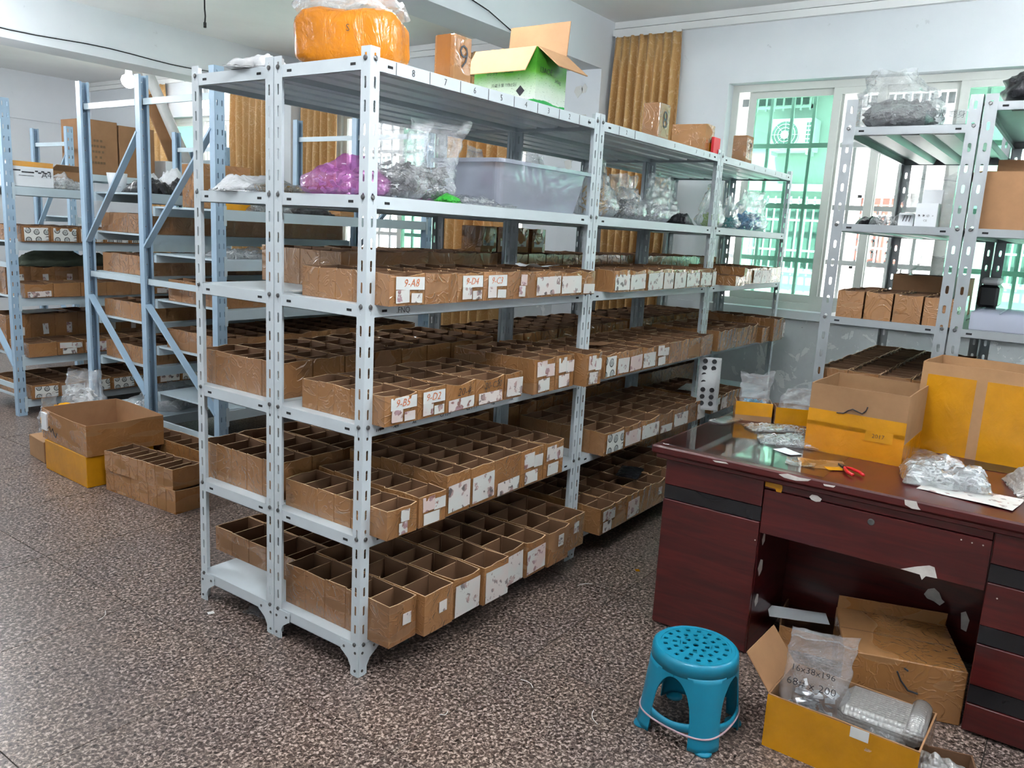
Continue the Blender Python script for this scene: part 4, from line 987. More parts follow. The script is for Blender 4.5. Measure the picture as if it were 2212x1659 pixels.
# open tall carton in the middle of the desk
s = (.345, .37, .262); rA = -1.571
o = carton('carton', 'open pale carton with gold-taped base and a squiggle, on the desk', (1.395+.185, -1.155, ZD), -1.585, s, m_cartonpale,
   flaps=(), tapes=[('f', -.004, 1.004, 0, .44, m_amber), ('f', -.004, 1.004, .38, .62, m_gold), ('l', .0, 1, .0, .44, m_amber), ('r', .0, 1, .0, .30, m_amber)], inner=m_cartonpale)
penline(o, [(-.07, -.1885, .160), (-.045, -.1885, .162), (-.03, -.1885, .175), (-.015, -.1885, .183), (0, -.1885, .178), (.02, -.1885, .172), (.032, -.1885, .185), (.036, -.1885, .2)])
MB().box(.04, -.188, .075, .135, -.1868, .115).build('shipping_label', m_gold, o); text('2017', .022, m_ink, o, (.085, -.1885, .096), FRONT)
s = (.46, .36, .365)
o = carton('carton', 'large open carton with broad gold tape, beside the rack posts on the desk', (2.02-.19+.05, -1.54, ZD), -1.65, (.46, .30, .355), m_cartonpale,
   tapes=[('f', .05, .42, .0, .86, m_gold), ('f', .50, 1.0, .0, .86, m_gold)], inner=m_cartonpale)
# two small gold-taped trays with zip bags of beads
carton('tray_box', 'small gold-taped tray at the rack end of the desk, under the bag of turquoise beads', (1.755, -.645, ZD), -1.15, (.155, .12, .085), m_cartonpale, 'box', tapes=[('f', 0, 1, .3, 1, m_gold), ('l', 0, 1, .3, 1, m_gold)])
carton('tray_box', 'second small gold-taped tray on the desk, against the squiggle carton', (1.815, -.805, ZD), -1.15, (.16, .12, .075), m_cartonpale, 'box', tapes=[('f', 0, 1, .05, 1, m_gold)])
bag('zip bag of turquoise beads standing in the first small desk tray', (1.76, -.645, ZD+.006), (.14, .075, .2), 11, m_milky, (m_beadb, 420, .008, 'bead'), -1.15, zipper=True, fillh=.42, group='bags on the desk')
bag('empty-looking milky zip bag standing in the second small desk tray', (1.815, -.805, ZD+.006), (.145, .075, .155), 12, m_milky, None, -1.1, zipper=True, fillh=.5, lean=(.03, 0), group='bags on the desk')
flatbag('bundle of clear zip bags lying on the desk glass, beside the squiggle carton', (1.42, -.905, ZG), (.22, .15, .03), 21, m_clear, -1.2, fill=(m_offwhite, 60, .012), group='bags on the desk')
flatbag('flattened clear bags on the desk in front of the small trays', (1.62, -.80, ZG), (.26, .13, .022), 22, m_clear, -.9, fill=(m_offwhite, 40, .012), group='bags on the desk')
flatbag('loose clear film at the desk end beneath the first tray', (1.60, -.585, ZG), (.16, .075, .012), 23, m_clear, -.2, group='bags on the desk')
flatbag('large clear zip bag of silvery discs on the desk, overlapping a white sheet', (1.30, -1.48, ZD+.004), (.27, .23, .085), 24, m_clear, -1.35, fill=(m_offwhite, 150, .026), group='bags on the desk')
flatbag('crumpled bubble wrap lump at the picture edge of the desk', (1.42, -1.76, ZD), (.22, .2, .08), 25, m_bubble, .3, name='bubble_wrap', cat='bubble wrap')
flatbag('small crumpled clear film behind the bag of discs', (1.62, -1.36, ZD), (.15, .12, .03), 26, m_clear, .4, group='bags on the desk')
sheet('white paper sheet under the bag of silvery discs on the desk', (1.20, -1.57, ZD), .16, .28, -.15, m_print[1], 2, .006)
sheet('pale card slip on the desk glass before the clear bags', (1.27, -.955, ZG), .06, .09, -.5, m_whitecard, 3, .003)
sheet('torn kraft paper scrap under the red-handled pliers', (1.20, -1.10, ZD), .12, .16, .4, m_kraft, 4, .006)
sheet('yellow tape scrap beside the red-handled pliers', (1.17, -1.15, ZD+.002), .04, .06, .7, m_gold, 5, .003)
sheet('clear tape piece at the desk edge by the carton', (1.14, -1.04, ZD), .07, .1, .2, m_clear, 6, .012, 'tape_piece', 'tape')
sheet('black card lying under the large gold-taped carton edge', (1.66, -1.60, ZD), .12, .2, .1, m_black, 7, .001)
#rl = MB(); rl.tube([(1.79, -1.315, ZD+.012), (1.80, -1.36, ZD+.012)], .012, 14); tag(rl.build('paper_roll', m_paper, smooth=True), 'short white paper roll between the two tall desk cartons', 'paper roll')
# pliers
pl = thing('pliers', 'red-handled pliers lying on the desk before the squiggle carton', 'pliers', (1.205, -1.175, ZD), -2.45)
hb = MB(); hb.tube([(0, 0, .008), (.03, .012, .01), (.07, .02, .01), (.105, .016, .01)], [.003, .0055, .006, .0055], 8); hb.build('handle', m_red, pl, smooth=True)
hb = MB(); hb.tube([(0, 0, .008), (.03, -.014, .01), (.07, -.024, .01), (.105, -.022, .01)], [.003, .0055, .006, .0055], 8); hb.build('handle', m_red, pl, smooth=True)
jb = MB(); jb.prism([(-.045, .001), (-.02, .007), (0, .008), (.012, .005), (.012, -.005), (0, -.008), (-.02, -.007), (-.045, -.001)], .007, None, Matrix.Translation((0, 0, .003))); jb.lathe([(.005, 0), (.005, .003), (0, .003)], 12, None, Matrix.Translation((0, 0, .01))); jb.build('jaws', m_iron, pl)
# ------------------------------------------------------------------ stool
def stool():
    o = thing('stool', 'turquoise plastic stool with a perforated round seat', 'stool', (.495, -.965, 0), math.radians(-4)); Hs = .268; Rr = .132
    mb = MB(); rings = [(.009, .020, 1, 0), (.020, .050, 8, .013), (.050, .079, 13, .013), (.079, .108, 17, .013)]
    for r0, r1, n, hs in rings[1:]:
        for k in range(n):
            t0, t1 = 2*math.pi*(k+.5*(n % 2))/n, 2*math.pi*(k+1+.5*(n % 2))/n
            rm = (r0+r1)/2
            slot_cell(mb, lambda a, b, d: (b*math.cos(a), b*math.sin(a), Hs-.004+d), t0, t1, r0, r1, hs/rm*1.0, hs, .004)
    for r0, r1, ns in ((.009, .020, 24), (.108, .120, 48)):
        for k in range(ns):
            a, b = 2*math.pi*k/ns, 2*math.pi*(k+1)/ns
            P = [(r*math.cos(t), r*math.sin(t), z) for z in (Hs-.004, Hs) for r, t in ((r0, a), (r1, a), (r1, b), (r0, b))]
            mb.add(P, [(3, 2, 1, 0), (4, 5, 6, 7), (0, 1, 5, 4), (2, 3, 7, 6), (1, 2, 6, 5), (3, 0, 4, 7)])
    mb.build('seat', m_stool, o)
    rim = MB(); rim.lathe([(.118, Hs-.006), (.119, Hs+.0005), (.124, Hs), (.130, Hs-.005), (Rr, Hs-.014), (Rr+.002, Hs-.045), (Rr-.002, Hs-.045), (Rr-.004, Hs-.014), (.122, Hs-.006), (.118, Hs-.006)], 64); rim.build('rim', m_stool, o, smooth=True)
    def shape(th, z):                               # circle above -> rounded square below, flaring out
        k = min(1, max(0, (Hs-.03-z)/(Hs-.03))); c, s_ = math.cos(th), math.sin(th)
        sq = 1/((abs(c)**4+abs(s_)**4)**.25); rad = (Rr+.001)*(1-k)+(.128*sq)*k+.012*k
        return (rad*c, rad*s_, z)
    leg_c = [math.pi/4+k*math.pi/2 for k in range(4)]
    def zb(th):
        d = min(abs((th-c+math.pi) % (2*math.pi)-math.pi) for c in leg_c); x = d/(math.pi/4)
        return .006 if x <= .4201 else .085+.13*math.sqrt(max(0, 1-((1-x)/.58)**2))
    def shell(name, ths, ztop, zbot, rows):
        vs = []; fs = []; n = len(ths)
        for j in range(rows+1):
            for th in ths:
                z1 = zbot(th); vs.append(shape(th, ztop+(z1-ztop)*j/rows))
        for j in range(rows):
            for i in range(n-1): a = j*n+i; fs.append((a, a+n, a+n+1, a+1))
        ob = MB().add(vs, fs).build(name, m_stool, o, smooth=True); m = ob.modifiers.new('t', 'SOLIDIFY'); m.thickness = .004; m.offset = -1; return ob
    for c in leg_c:
        q4 = math.pi/4; xs_ = [-1+.58*i/14 for i in range(14)]+[-.421, -.42]+[-.42+.84*i/10 for i in range(1, 10)]+[.42, .421]+[1-.58*i/14 for i in range(13, -1, -1)]
        shell('leg', [c+q4*x for x in xs_], Hs-.04, zb, 14)
        foot = MB(); p = shape(c, .004); foot.lathe([(.018, 0), (.027, .0), (.026, .006), (.018, .010)], 16, None, Matrix.Translation((p[0]*.9, p[1]*.9, 0))); foot.build('foot', m_stool, o, smooth=True)
    for k in range(4):
        a, b = leg_c[k]+.3, leg_c[(k+1) % 4]-.3+(2*math.pi if k == 3 else 0); vs = []; fs = []
        for i in range(13):
            t = i/12; th = a+(b-a)*t; dip = .012*math.sin(math.pi*t)
            for z in (.088-dip, .062-dip): vs.append(shape(th, z))
        for i in range(12): fs.append((2*i, 2*i+1, 2*i+3, 2*i+2))
        ob = MB().add(vs, fs).build('stretcher', m_stool, o, smooth=True); m = ob.modifiers.new('t', 'SOLIDIFY'); m.thickness = .005; m.offset = -1
    bd = MB(); pts = []
    for i in range(96):
        th = 2*math.pi*i/96; x, y, z = shape(th, .062+.012*math.sin(th*1+1)); f = 1.006
        pts.append((x*f, y*f, z))
    bd.tube(pts, .003, 6, closed=True); tag(bd.build('rubber_band', m_band, o, smooth=True), 'pinkish rubber band looped round the legs')
    return o
stool()
# ------------------------------------------------------------------ cartons under and before the desk
o = carton('carton', 'gold-taped open carton on the floor beside the stool, holding a zip bag', (.655, -1.40, 0), -1.60, (.42, .24, .175), m_taped,
   flaps=[('l', 38, .13)], tapes=[('f', .0, 1, .0, .97, m_gold), ('l', 0, 1, 0, .95, m_gold)], inner=m_card)
MB().box(.03, -.1225, .14, .08, -.1212, .172).build('torn_label', m_paper, o)
o = bag('clear zip bag written with sizes, standing in the gold-taped floor carton', (.63, -1.30, .006), (.19, .1, .37), 31, m_milky, (m_silver, 130, .016, 'chip'), -1.5, zipper=True, fillh=.55, rough=.8)
text('16x38x196', .028, m_ink, o, (-.005, -.06, .265), (RX, 0, .03)); text('68# x 200', .034, m_ink, o, (-.005, -.064, .222), (RX, 0, .03))
bw = thing('bubble_wrap_roll', 'folded bubble wrap parcel in the gold-taped floor carton', 'bubble wrap', (.68, -1.475, .085), -1.55)
q = MB(); q.rbox(-.105, -.085, 0, .105, .085, .1, .02); q.build('parcel', m_bubble, bw); q = MB(); q.tube([(.1, -.09, .085), (.1, .09, .085)], .028, 14); q.build('rolled_edge', m_bubble, bw, smooth=True)
flatbag('crumpled clear bags stuffed beside the bubble wrap parcel', (.60, -1.50, .115), (.12, .1, .05), 32, m_clear, .3)
o = carton('carton', 'plain brown carton under the desk with its back flaps raised', (1.165, -1.43, 0), -1.25, (.37, .34, .19), m_kraft, open_=False, tapes=[], flaps=[('b', -8, .05)])
penline(o, [(-.02, -.1715, .15), (-.005, -.1715, .12), (.02, -.1715, .09), (.05, -.1715, .085)], .003); penline(o, [(.0, -.1715, .165), (.012, -.1715, .158)], .003)
o = carton('carton', 'small worn open carton of bubble wrap at the bottom picture edge', (.60, -1.66, 0), -1.3, (.17, .17, .12), m_card, tapes=[('f', 0, .3, 0, .8, m_amber)])
flatbag('bubble wrap scraps filling the small carton at the bottom edge', (.60, -1.66, .07), (.14, .14, .07), 33, m_bubble, .2, name='bubble_wrap', cat='bubble wrap')
o = carton('carton', 'dark flat carton deep in the knee space under the desk', (1.35, -1.10, 0), -1.4, (.2, .3, .09), m_kraft, open_=True)
sheet('white board lying on the floor deep under the desk', (1.30, -1.06, .095), .10, .22, .4, m_whitecard, 8, .002)
# ------------------------------------------------------------------ on top of the slotted racks
ZT = LV[0]+.0006; Z2 = LV[1]+.0006
# amber bundle of taped soft goods inside clear film
o = thing('wrapped_bundle', 'bulky amber-taped bundle under clear film on top of the corner rack', 'bundle', (.145, .235, ZT), math.radians(-60))
vs = []; fs = []; n, m = 48, 22; w, d, h = .345, .2, .165
for j in range(m+1):
    v = -math.pi/2+math.pi*j/m
    for i in range(n):
        a = 2*math.pi*i/n; cu = lambda c, e: math.copysign(abs(c)**e, c)
        x, y, z = w/2*cu(math.cos(v), .35)*cu(math.cos(a), .4), d/2*cu(math.cos(v), .35)*cu(math.sin(a), .4), h/2+h/2*cu(math.sin(v), .45)
        k = 1+.05*crumple((x*1.2, y*1.2, z*.5), 14, 5)+.035*crumple((x, y*.6, z*.3), 40, 9)
        vs.append((x*k, y*k, max(.0005, z*k)))
for j in range(m):
    for i in range(n): fs.append((j*n+i, j*n+(i+1) % n, (j+1)*n+(i+1) % n, (j+1)*n+i))
MB().add(vs, fs).build('taped_block', m_amberwrap, o, smooth=True)
text('S', .03, m_ink, o, (.02, -.108, .10), FRONT)
vs2 = [(x*1.05+.006*crumple((x, y, z), 24, 3), y*1.07+.008*crumple((x, y, z), 22, 4), z*1.01+(.10+.06*crumple((x, y, 0), 20, 8))*max(0, (z/h-.6))) for x, y, z in vs]
MB().add(vs2, [f for f in fs if f[0]//n > m*.6]).build('outer_film', m_clear, o, smooth=True)
s = (.105, .08, .175)
o = carton('carton', 'tall kraft carton marked 9 on the top of the corner rack', (.48, .097, ZT), 0, (.09, .09, .156), m_kraft, open_=False, tapes=[('l', .12, .8, 0, 1, m_browntape)])
sideface(o, 'f', (.09, .09, .156), '9', .11, .52, .55)
o = carton('carton', 'green printed open carton with spread flaps on top of the corner rack', (1.022, .20, ZT), 0, (.214, .30, .215), m_greenprint,
   flaps=[('f', 128, .13), ('b', 140, .10), ('l', 146, .12), ('r', 6, .14)], inner=m_cartonpale)
for u, v, sz, t_ in ((.3, .62, .03, '13AOE'), (.7, .5, .02, '14 kg')): sideface(o, 'f', (.214, .30, .215), t_, sz, u, v)
sideface(o, 'l', (.214, .30, .215), '果品', .03, .55, .62); sideface(o, 'l', (.214, .30, .215), '冷藏水果 TFRESH', .016, .5, .36); sideface(o, 'l', (.214, .30, .215), '新鲜', .03, .3, .6)
rb = MB(); rb.prism([(0, 0), (.02, .02), (0, .04), (-.02, .02)], .001, None, Matrix.Translation((-.1075, -.08, .035)) @ Matrix.Rotation(-RX, 4, 'Z') @ Matrix.Rotation(RX, 4, 'X')); rb.build('emblem', m_ink, o)
o = carton('carton', 'tall brown carton marked 8 on top of the middle bay', (2.055, .097, ZT), 0, (.12, .09, .176), m_taped2, open_=False)
sideface(o, 'f', (.12, .09, .176), '8', .12, .55, .55)
carton('carton', 'open-sided kraft carton on top of the middle bay beside the red card', (2.60, .135, ZT), 0, (.12, .2, .15), m_kraft, open_=True, tapes=[('f', .5, .95, 0, .35, m_amber)])
o = thing('folded_card', 'red folded card on the top edge of the middle bay', 'card', (2.645, .016, ZT), 0); MB().rbox(-.045, -.008, 0, .045, .008, .085, .002).build('red_panel', m_redcard, o); MB().rbox(.03, .009, 0, .05, .016, .06, .002).build('inner_panel', m_gold, o)
o = carton('carton', 'small brown carton marked 7 on top of the window bay', (3.275, .097, ZT), 0, (.114, .09, .17), m_taped2, open_=False)
sideface(o, 'f', (.114, .09, .17), '7', .10, .58, .55)
flatbag('silvery grey mailer bag lying behind the amber bundle, on the rack top', (.10, .60, ZT), (.24, .2, .055), 41, m_foil, .5)
flatbag('small white packet on the rack top between bundle and the box marked 9', (.25, .2, ZT), (.08, .06, .03), 42, m_white_film, .2)
flatbag('amber film packets lying on the rear rack top near the window', (3.75, .66, ZT), (.5, .3, .05), 43, m_amber, .05)
# ------------------------------------------------------------------ second shelf: bags and tub
GB = 'bags on the second shelf'
bag('purple poly bag knotted at the top on the second shelf by the corner post', (.10, .205, Z2), (.29, .18, .13), 51, m_purple, (m_lav, 90, .014, 'chip'), -1.0, pinch=.8, fillh=.7, rough=.35, lean=(.03, 0), group=GB)
bag('tall clear zip bag of grey trinkets beside the purple bag', (.215, .10, Z2), (.2, .12, .24), 52, m_clear, (m_dark, 120, .018, 'chip'), -.7, zipper=True, fillh=.5, lean=(.02, .0), group=GB)
bag('clear zip bag leaning up with its open seal high, beside the translucent tub', (.40, .13, Z2), (.21, .11, .27), 53, m_clear, (m_dark, 110, .02, 'chip'), -.5, zipper=True, fillh=.42, lean=(.05, 0), group=GB)
flatbag('gold chains in a clear bag on the rear second shelf by the posts', (.10, .53, Z2), (.2, .13, .045), 54, m_clear, .2, fill=(m_gilt, 120, .012), group=GB)
flatbag('white poly mailer slumped on the rear second shelf end', (.10, .70, Z2), (.22, .2, .06), 55, m_white_film, -.3, group=GB)
flatbag('flat packs of clear film before the translucent tub', (.60, .06, Z2), (.36, .11, .035), 56, m_clear, -.05, fill=(m_silver, 60, .012), group=GB)
flatbag('bright pink plastic bag tail beside the clear film packs', (.475, .22, Z2), (.09, .09, .05), 57, m_pink, .4, group=GB)
flatbag('green sachet tip beside the clear film packs', (.43, .05, Z2), (.07, .07, .03), 58, paint('green_sachet', srgb(60, 170, 60), .3), .2, group=GB)
# translucent tub
o = thing('plastic_tub', 'large translucent grey plastic tub on the second shelf, full of bags', 'tub', (.985, .175, Z2), 0)
mb = MB(); w0, d0, w1, d1, hh = .56, .26, .64, .32, .172; tk = .003
def rr(w, d, z, r=.03, n=5):
    P = []
    for cx, cy, a0 in ((w/2-r, d/2-r, 0), (-w/2+r, d/2-r, 1), (-w/2+r, -d/2+r, 2), (w/2-r, -d/2+r, 3)):
        for i in range(n+1): t = (a0+i/n)*RX; P.append((cx+r*math.cos(t), cy+r*math.sin(t), z))
    return P
rings = [rr(w0, d0, .0005), rr(w1, d1, hh), rr(w1-2*tk, d1-2*tk, hh), rr(w0-2*tk, d0-2*tk, .004)]; N = len(rings[0])
for r in rings: mb.v += r
for k in range(3):
    for i in range(N): j = (i+1) % N; mb.f.append((k*N+i, k*N+j, (k+1)*N+j, (k+1)*N+i)); mb.m.append(0)
mb.f += [tuple(range(N-1, -1, -1)), tuple(range(3*N, 4*N))]; mb.m += [0, 0]
mb.build('tub_wall', m_tub, o)
mb = MB(); R1_, R2_ = rr(w1+.03, d1+.03, hh-.012), rr(w1+.03, d1+.03, hh+.002); R3_, R4_ = rr(w1-.004, d1-.004, hh+.002), rr(w1-.004, d1-.004, hh-.012)
for r in (R1_, R2_, R3_, R4_): mb.v += r
for k in range(4):
    for i in range(N): j = (i+1) % N; kk = (k+1) % 4; mb.f.append((k*N+i, k*N+j, kk*N+j, kk*N+i)); mb.m.append(0)
mb.build('tub_rim', m_tub, o)
flatbag('heap of small clear bags rising inside the translucent tub', (.98, .2, Z2+.006), (.46, .22, .15), 61, m_clear, 0, fill=(m_silver, 200, .02), group=GB)
bag('zip bag standing up out of the tub at its window end', (1.17, .21, Z2+.05), (.2, .08, .19), 62, m_milky, None, .05, zipper=True, fillh=.5, group=GB)
bag('pinkish zip bag standing up out of the tub at its camera end', (.80, .24, Z2+.05), (.14, .06, .18), 63, m_milky, None, .0, zipper=True, fillh=.5, group=GB)
bag('tall clear bag of pale trinkets, first in the middle bay beyond the tub', (1.60, .15, Z2), (.28, .2, .27), 64, m_clear, (m_gilt, 90, .02, 'chip'), .3, fillh=.5, pinch=.1, group=GB)
bag('clear bag of grey trinkets, second in the middle bay', (1.86, .12, Z2), (.22, .18, .16), 65, m_clear, (m_dark, 90, .018, 'chip'), .1, fillh=.6, group=GB)
bag('upright clear bag behind the middle post, second shelf', (2.12, .30, Z2), (.24, .14, .24), 66, m_clear, (m_silver, 60, .018, 'chip'), -.2, fillh=.35, pinch=.2, group=GB)
bag('slanting clear bag of pale trinkets before the middle bay post', (2.12, .11, Z2), (.26, .15, .18), 67, m_clear, (m_silver, 90, .016, 'chip'), 0, fillh=.5, lean=(.12, 0), group=GB)
bag('large clear bag leaning over the black pouch, middle bay', (2.48, .24, Z2), (.36, .17, .26), 68, m_clear, (m_violet, 90, .014, 'cord'), .05, fillh=.35, lean=(.05, 0), pinch=.1, group=GB)
flatbag('black plastic pouch on the second shelf of the middle bay', (2.42, .08, Z2), (.2, .1, .07), 69, m_blackfilm, .15, group=GB)
bag('clear bag with lime beads, first in the window bay', (3.0, .15, Z2), (.22, .16, .26), 70, m_clear, (m_lime, 90, .014, 'cord'), .1, fillh=.35, pinch=.2, group=GB)
bag('clear bag with teal beads, between lime and blue bags in the window bay', (3.25, .13, Z2), (.18, .14, .2), 71, m_clear, (m_teal, 80, .016, 'cord'), .3, fillh=.35, group=GB)
bag('clear bag of bright blue cord, last in the window bay', (3.62, .14, Z2), (.34, .2, .26), 72, m_clear, (m_bluecord, 90, .026, 'cord'), -.1, fillh=.4, pinch=-.1, lean=(.06, 0), group=GB)
# loose sheets among the bins
sheet('white paper sheets beside the upper bins by the grey end posts', (.15, .40, LV[2]+.0006), .2, .06, .05, m_paper, 9, .01)
sheet('rolled white film on top of the upper bins, corner bay', (1.08, .10, LV[2]+.105), .28, .05, .05, m_white_film, 10, .02)
sheet('pale paper on the middle-shelf bins of the middle bay', (1.62, .1, LV[3]+.115), .2, .1, -.2, m_card, 11, .012)
sheet('white sheet with printed discs on the bins of the window bay', (2.95, .1, LV[4]+.104), .26, .2, .2, m_print[1], 12, .01)
# strip of printed film hanging from the post
hs = thing('hanging_strip', 'clear strip of small discs hanging on the post before the window bay', 'strip', (2.60, -.10, .85), -1.15)
mb = MB(); vs = []; fs = []
for j in range(17):
    for i in range(5): vs.append((-.06+.03*i, .012*math.sin(j*.5+i*.3)-.03*j/16, -.30*j/16))
for j in range(16):
    for i in range(4): a = j*5+i; fs.append((a, a+1, a+6, a+5))
s_ = mb.add(vs, fs).build('strip_film', m_white_film, hs, smooth=True); mo = s_.modifiers.new('t', 'SOLIDIFY'); mo.thickness = .001
for j in range(7):
    for i in range(2): MB().lathe([(.014, 0), (.014, .002), (0, .002)], 10, None, Matrix.Translation((-.03+.05*i, -.006-.03*(j+.5)/8+.012*math.sin((j*2.2)*.5), -.02-.04*j)) @ Matrix.Rotation(RX, 4, 'X')).build('disc', m_dark, hs)
# silvery trinkets left in bottom bins
flatbag('few silvery parts lying in a bottom-shelf bin of the corner bay', (.42, .1, LV[5]+.006), (.09, .05, .03), 74, m_clear, 0, fill=(m_silver, 30, .012))
flatbag('crumpled film scraps on the floor beneath the rear rack end', (.2, .6, 0), (.3, .22, .03), 75, m_clear, .3, group='film scraps on the floor')
flatbag('film scraps on the floor beneath the corner rack', (.28, .2, 0), (.26, .2, .03), 76, m_clear, .9, group='film scraps on the floor')
flatbag('black film hanging between the lower shelves of the middle bay', (2.0, .05, LV[5]+.15), (.2, .12, .02), 77, m_blackfilm, .3)
# ------------------------------------------------------------------ racks behind the desk
GR = 'items on the racks behind the desk'
o = bag('big clear bag of dark parts on top of the rack behind the desk', (2.25, -.985, LVR[0]+.0006), (.36, .3, .26), 81, m_clear, (m_dark, 260, .03, 'chip'), -1.3, fillh=.42, pinch=.55, rough=1.2, lean=(-.04, 0), group=GR)
gsb = MB(); gsb.box(-.12, -.03, .02, .1, -.025, .13, None, Matrix.Rotation(.5, 4, 'X')); gsb.build('grey_sheet', m_greyfilm, o)
o = thing('acrylic_tray', 'clear acrylic tray labelled UV on top of the rack behind the desk', 'tray', (2.2, -1.215, LVR[0]+.0006), -RX)
mb = MB(); mb.box(-.095, -.12, 0, .095, .12, .004); mb.build('tray_base', m_acrylic, o)
mb = MB(); mb.box(-.095, -.12, .02, .095, -.117, .06); mb.build('tray_front', m_acrylic, o); MB().box(-.095, .11, .004, .095, .113, .05).build('tray_back', m_acrylic, o)
mb = MB(); mb.box(-.095, -.117, .0, -.092, .11, .05); mb.box(.092, -.117, .0, .095, .11, .05); mb.build('tray_sides', m_acrylic, o)
text('UV 弯身 [2]', .032, m_ink, o, (.02, -.1215, .04), FRONT)
bag('dark plastic bag on top of the rack at the picture edge', (2.25, -1.52, LVR[0]+.1), (.3, .3, .16), 82, m_blackfilm, None, .2, fillh=.8, group=GR)
z2 = LVR[1]+.0006
bag('clear zip bag propped behind the white carton on the second shelf', (2.50, -1.13, z2), (.26, .12, .25), 83, m_milky, None, -1.3, zipper=True, fillh=.4, lean=(.03, 0), group=GR)
flatbag('crumpled clear bags lying on the second shelf behind the desk', (2.25, -1.02, z2), (.2, .2, .06), 84, m_milky, .3, fill=(m_offwhite, 40, .02), group=GR)
flatbag('dark folded pouch at the window end of the second shelf behind the desk', (2.3, -.90, z2), (.16, .09, .04), 85, m_blackfilm, .3, group=GR)
o = carton('carton', 'small white printed carton with raised flap on the second shelf', (2.14, -1.175, z2), -RX-.08, (.085, .06, .10), m_whitecard, open_=True, flaps=[('b', 10, .06)], inner=m_whitecard, group=GR)
for k in range(4): text('ФФØ×'[k], .014, m_ink, o, (-.027+.018*k, -.034, .045), FRONT)
text('CE', .012, m_ink, o, (0, -.034, .025), FRONT)
o = carton('carton', 'low white carton with pen strokes beside the raised white one', (2.16, -1.09, z2), -RX+.1, (.06, .06, .055), m_whitecard, open_=True, flaps=[('f', 100, .03)], inner=m_whitecard, group=GR)
for k in range(3): penline(o, [(-.012+.012*k, -.031, .02), (-.006+.012*k, -.031, .045)], .0015)
carton('carton', 'big brown open carton on the second shelf at the picture edge', (2.32, -1.565, z2), -RX, (.40, .36, .235), m_card, flaps=[('l', 100, .10), ('b', 5, .08)], group=GR)
carton('carton', 'plain brown carton behind the four taped bins', (2.95, -1.12, LVR[2]+.0006), -RX, (.34, .26, .19), m_card, group=GR)
bag('clear film bag bulging from the carton behind the four taped bins', (2.95, -1.12, LVR[2]+.03), (.3, .2, .26), 86, m_clear, None, -1.4, fillh=.7, pinch=.5, group=GR)
o = thing('divided_tray', 'grey translucent divided plastic tray at the picture edge', 'tray', (2.32, -1.60, LVR[2]+.0006), -RX)
mb = MB(); mb.box(-.2, -.24, 0, .2, .24, .004); [mb.box(-.2+.1*i-.0015, -.24, .004, -.2+.1*i+.0015, .24, .075) for i in range(5)]; mb.build('long_walls', m_tub, o)
for j in range(7): MB().box(-.2, -.24+.08*j-.0015, .004, .2, -.24+.08*j+.0015, .072).build('cross_wall', m_tub, o)
o = thing('black_case', 'black plastic case between the post and the divided tray', 'case', (2.52, -1.42, LVR[2]+.078), 0); MB().rbox(-.1, -.04, 0, .1, .04, .1, .012).build('shell', m_black, o); MB().rbox(-.09, -.035, .1005, .09, .035, .13, .008).build('lid', m_offwhite, o)
# ------------------------------------------------------------------ aisle floor boxes
o = carton('carton', 'yellow-taped carton on the aisle floor under a wide open carton', (.545, 2.70, 0), math.radians(-92), (.50, .38, .175), m_gold, open_=False)
o = carton('carton', 'wide open brown carton with a squiggle standing on the yellow-taped one', (.575, 2.71, .177), math.radians(-93), (.56, .43, .175), m_kraft, inner=m_card)
MB().rbox(-.26, -.2275, .055, -.19, -.2165, .155, .0004).build('white_label', m_whitecard, o)
penline(o, [(-.17, -.2285, .075), (-.15, -.2285, .09), (-.13, -.2285, .06), (-.11, -.2285, .085), (-.09, -.2285, .05), (-.07, -.2285, .04), (-.05, -.2285, .07)])
flatbag('white packet lying inside the wide open carton on the floor', (.60, 2.62, .19), (.18, .16, .1), 91, m_white_film, .3)
carton('carton', 'small squat kraft carton on the floor beside the yellow-taped one', (.50, 3.16, 0), math.radians(-96), (.24, .18, .13), m_cartonpale, open_=False)
bag('yellow plastic bag slumped behind the wide open carton', (.54, 3.14, .131), (.2, .16, .2), 92, m_yellowbag, None, .4, fillh=.9, pinch=.6)
bag('silvery clear bag end poking up beside the yellow plastic bag', (.56, 3.32, .001), (.14, .1, .36), 93, m_clear, (m_silver, 60, .02, 'chip'), .2, fillh=.8)
bag('translucent white bag standing behind the wide open carton', (.80, 3.36, .001), (.26, .18, .47), 94, m_milky, (m_offwhite, 110, .03, 'chip'), -.6, fillh=.8, pinch=.3, rough=1.3)
flatbag('clear bags heaped on the low deck of the blue rack near the diagonal brace', (1.30, 3.22, LV2[5]), (.4, .4, .15), 95, m_milky, .4, fill=(m_offwhite, 90, .03))
# ------------------------------------------------------------------ on the blue racks
s = (.36, .3, .25)
o = carton('carton', 'tall kraft carton on the top deck of the blue rack behind the slotted upright', (1.20, 2.5, LV1[0]), math.radians(-10), (.30, .26, .25), m_kraft, open_=False, tapes=[('f', .3, 1, 0, .16, m_gold)])
sideface(o, 'l', (.30, .26, .25), '吗', .06, .45, .72)
GT = 'bags on the blue racks'
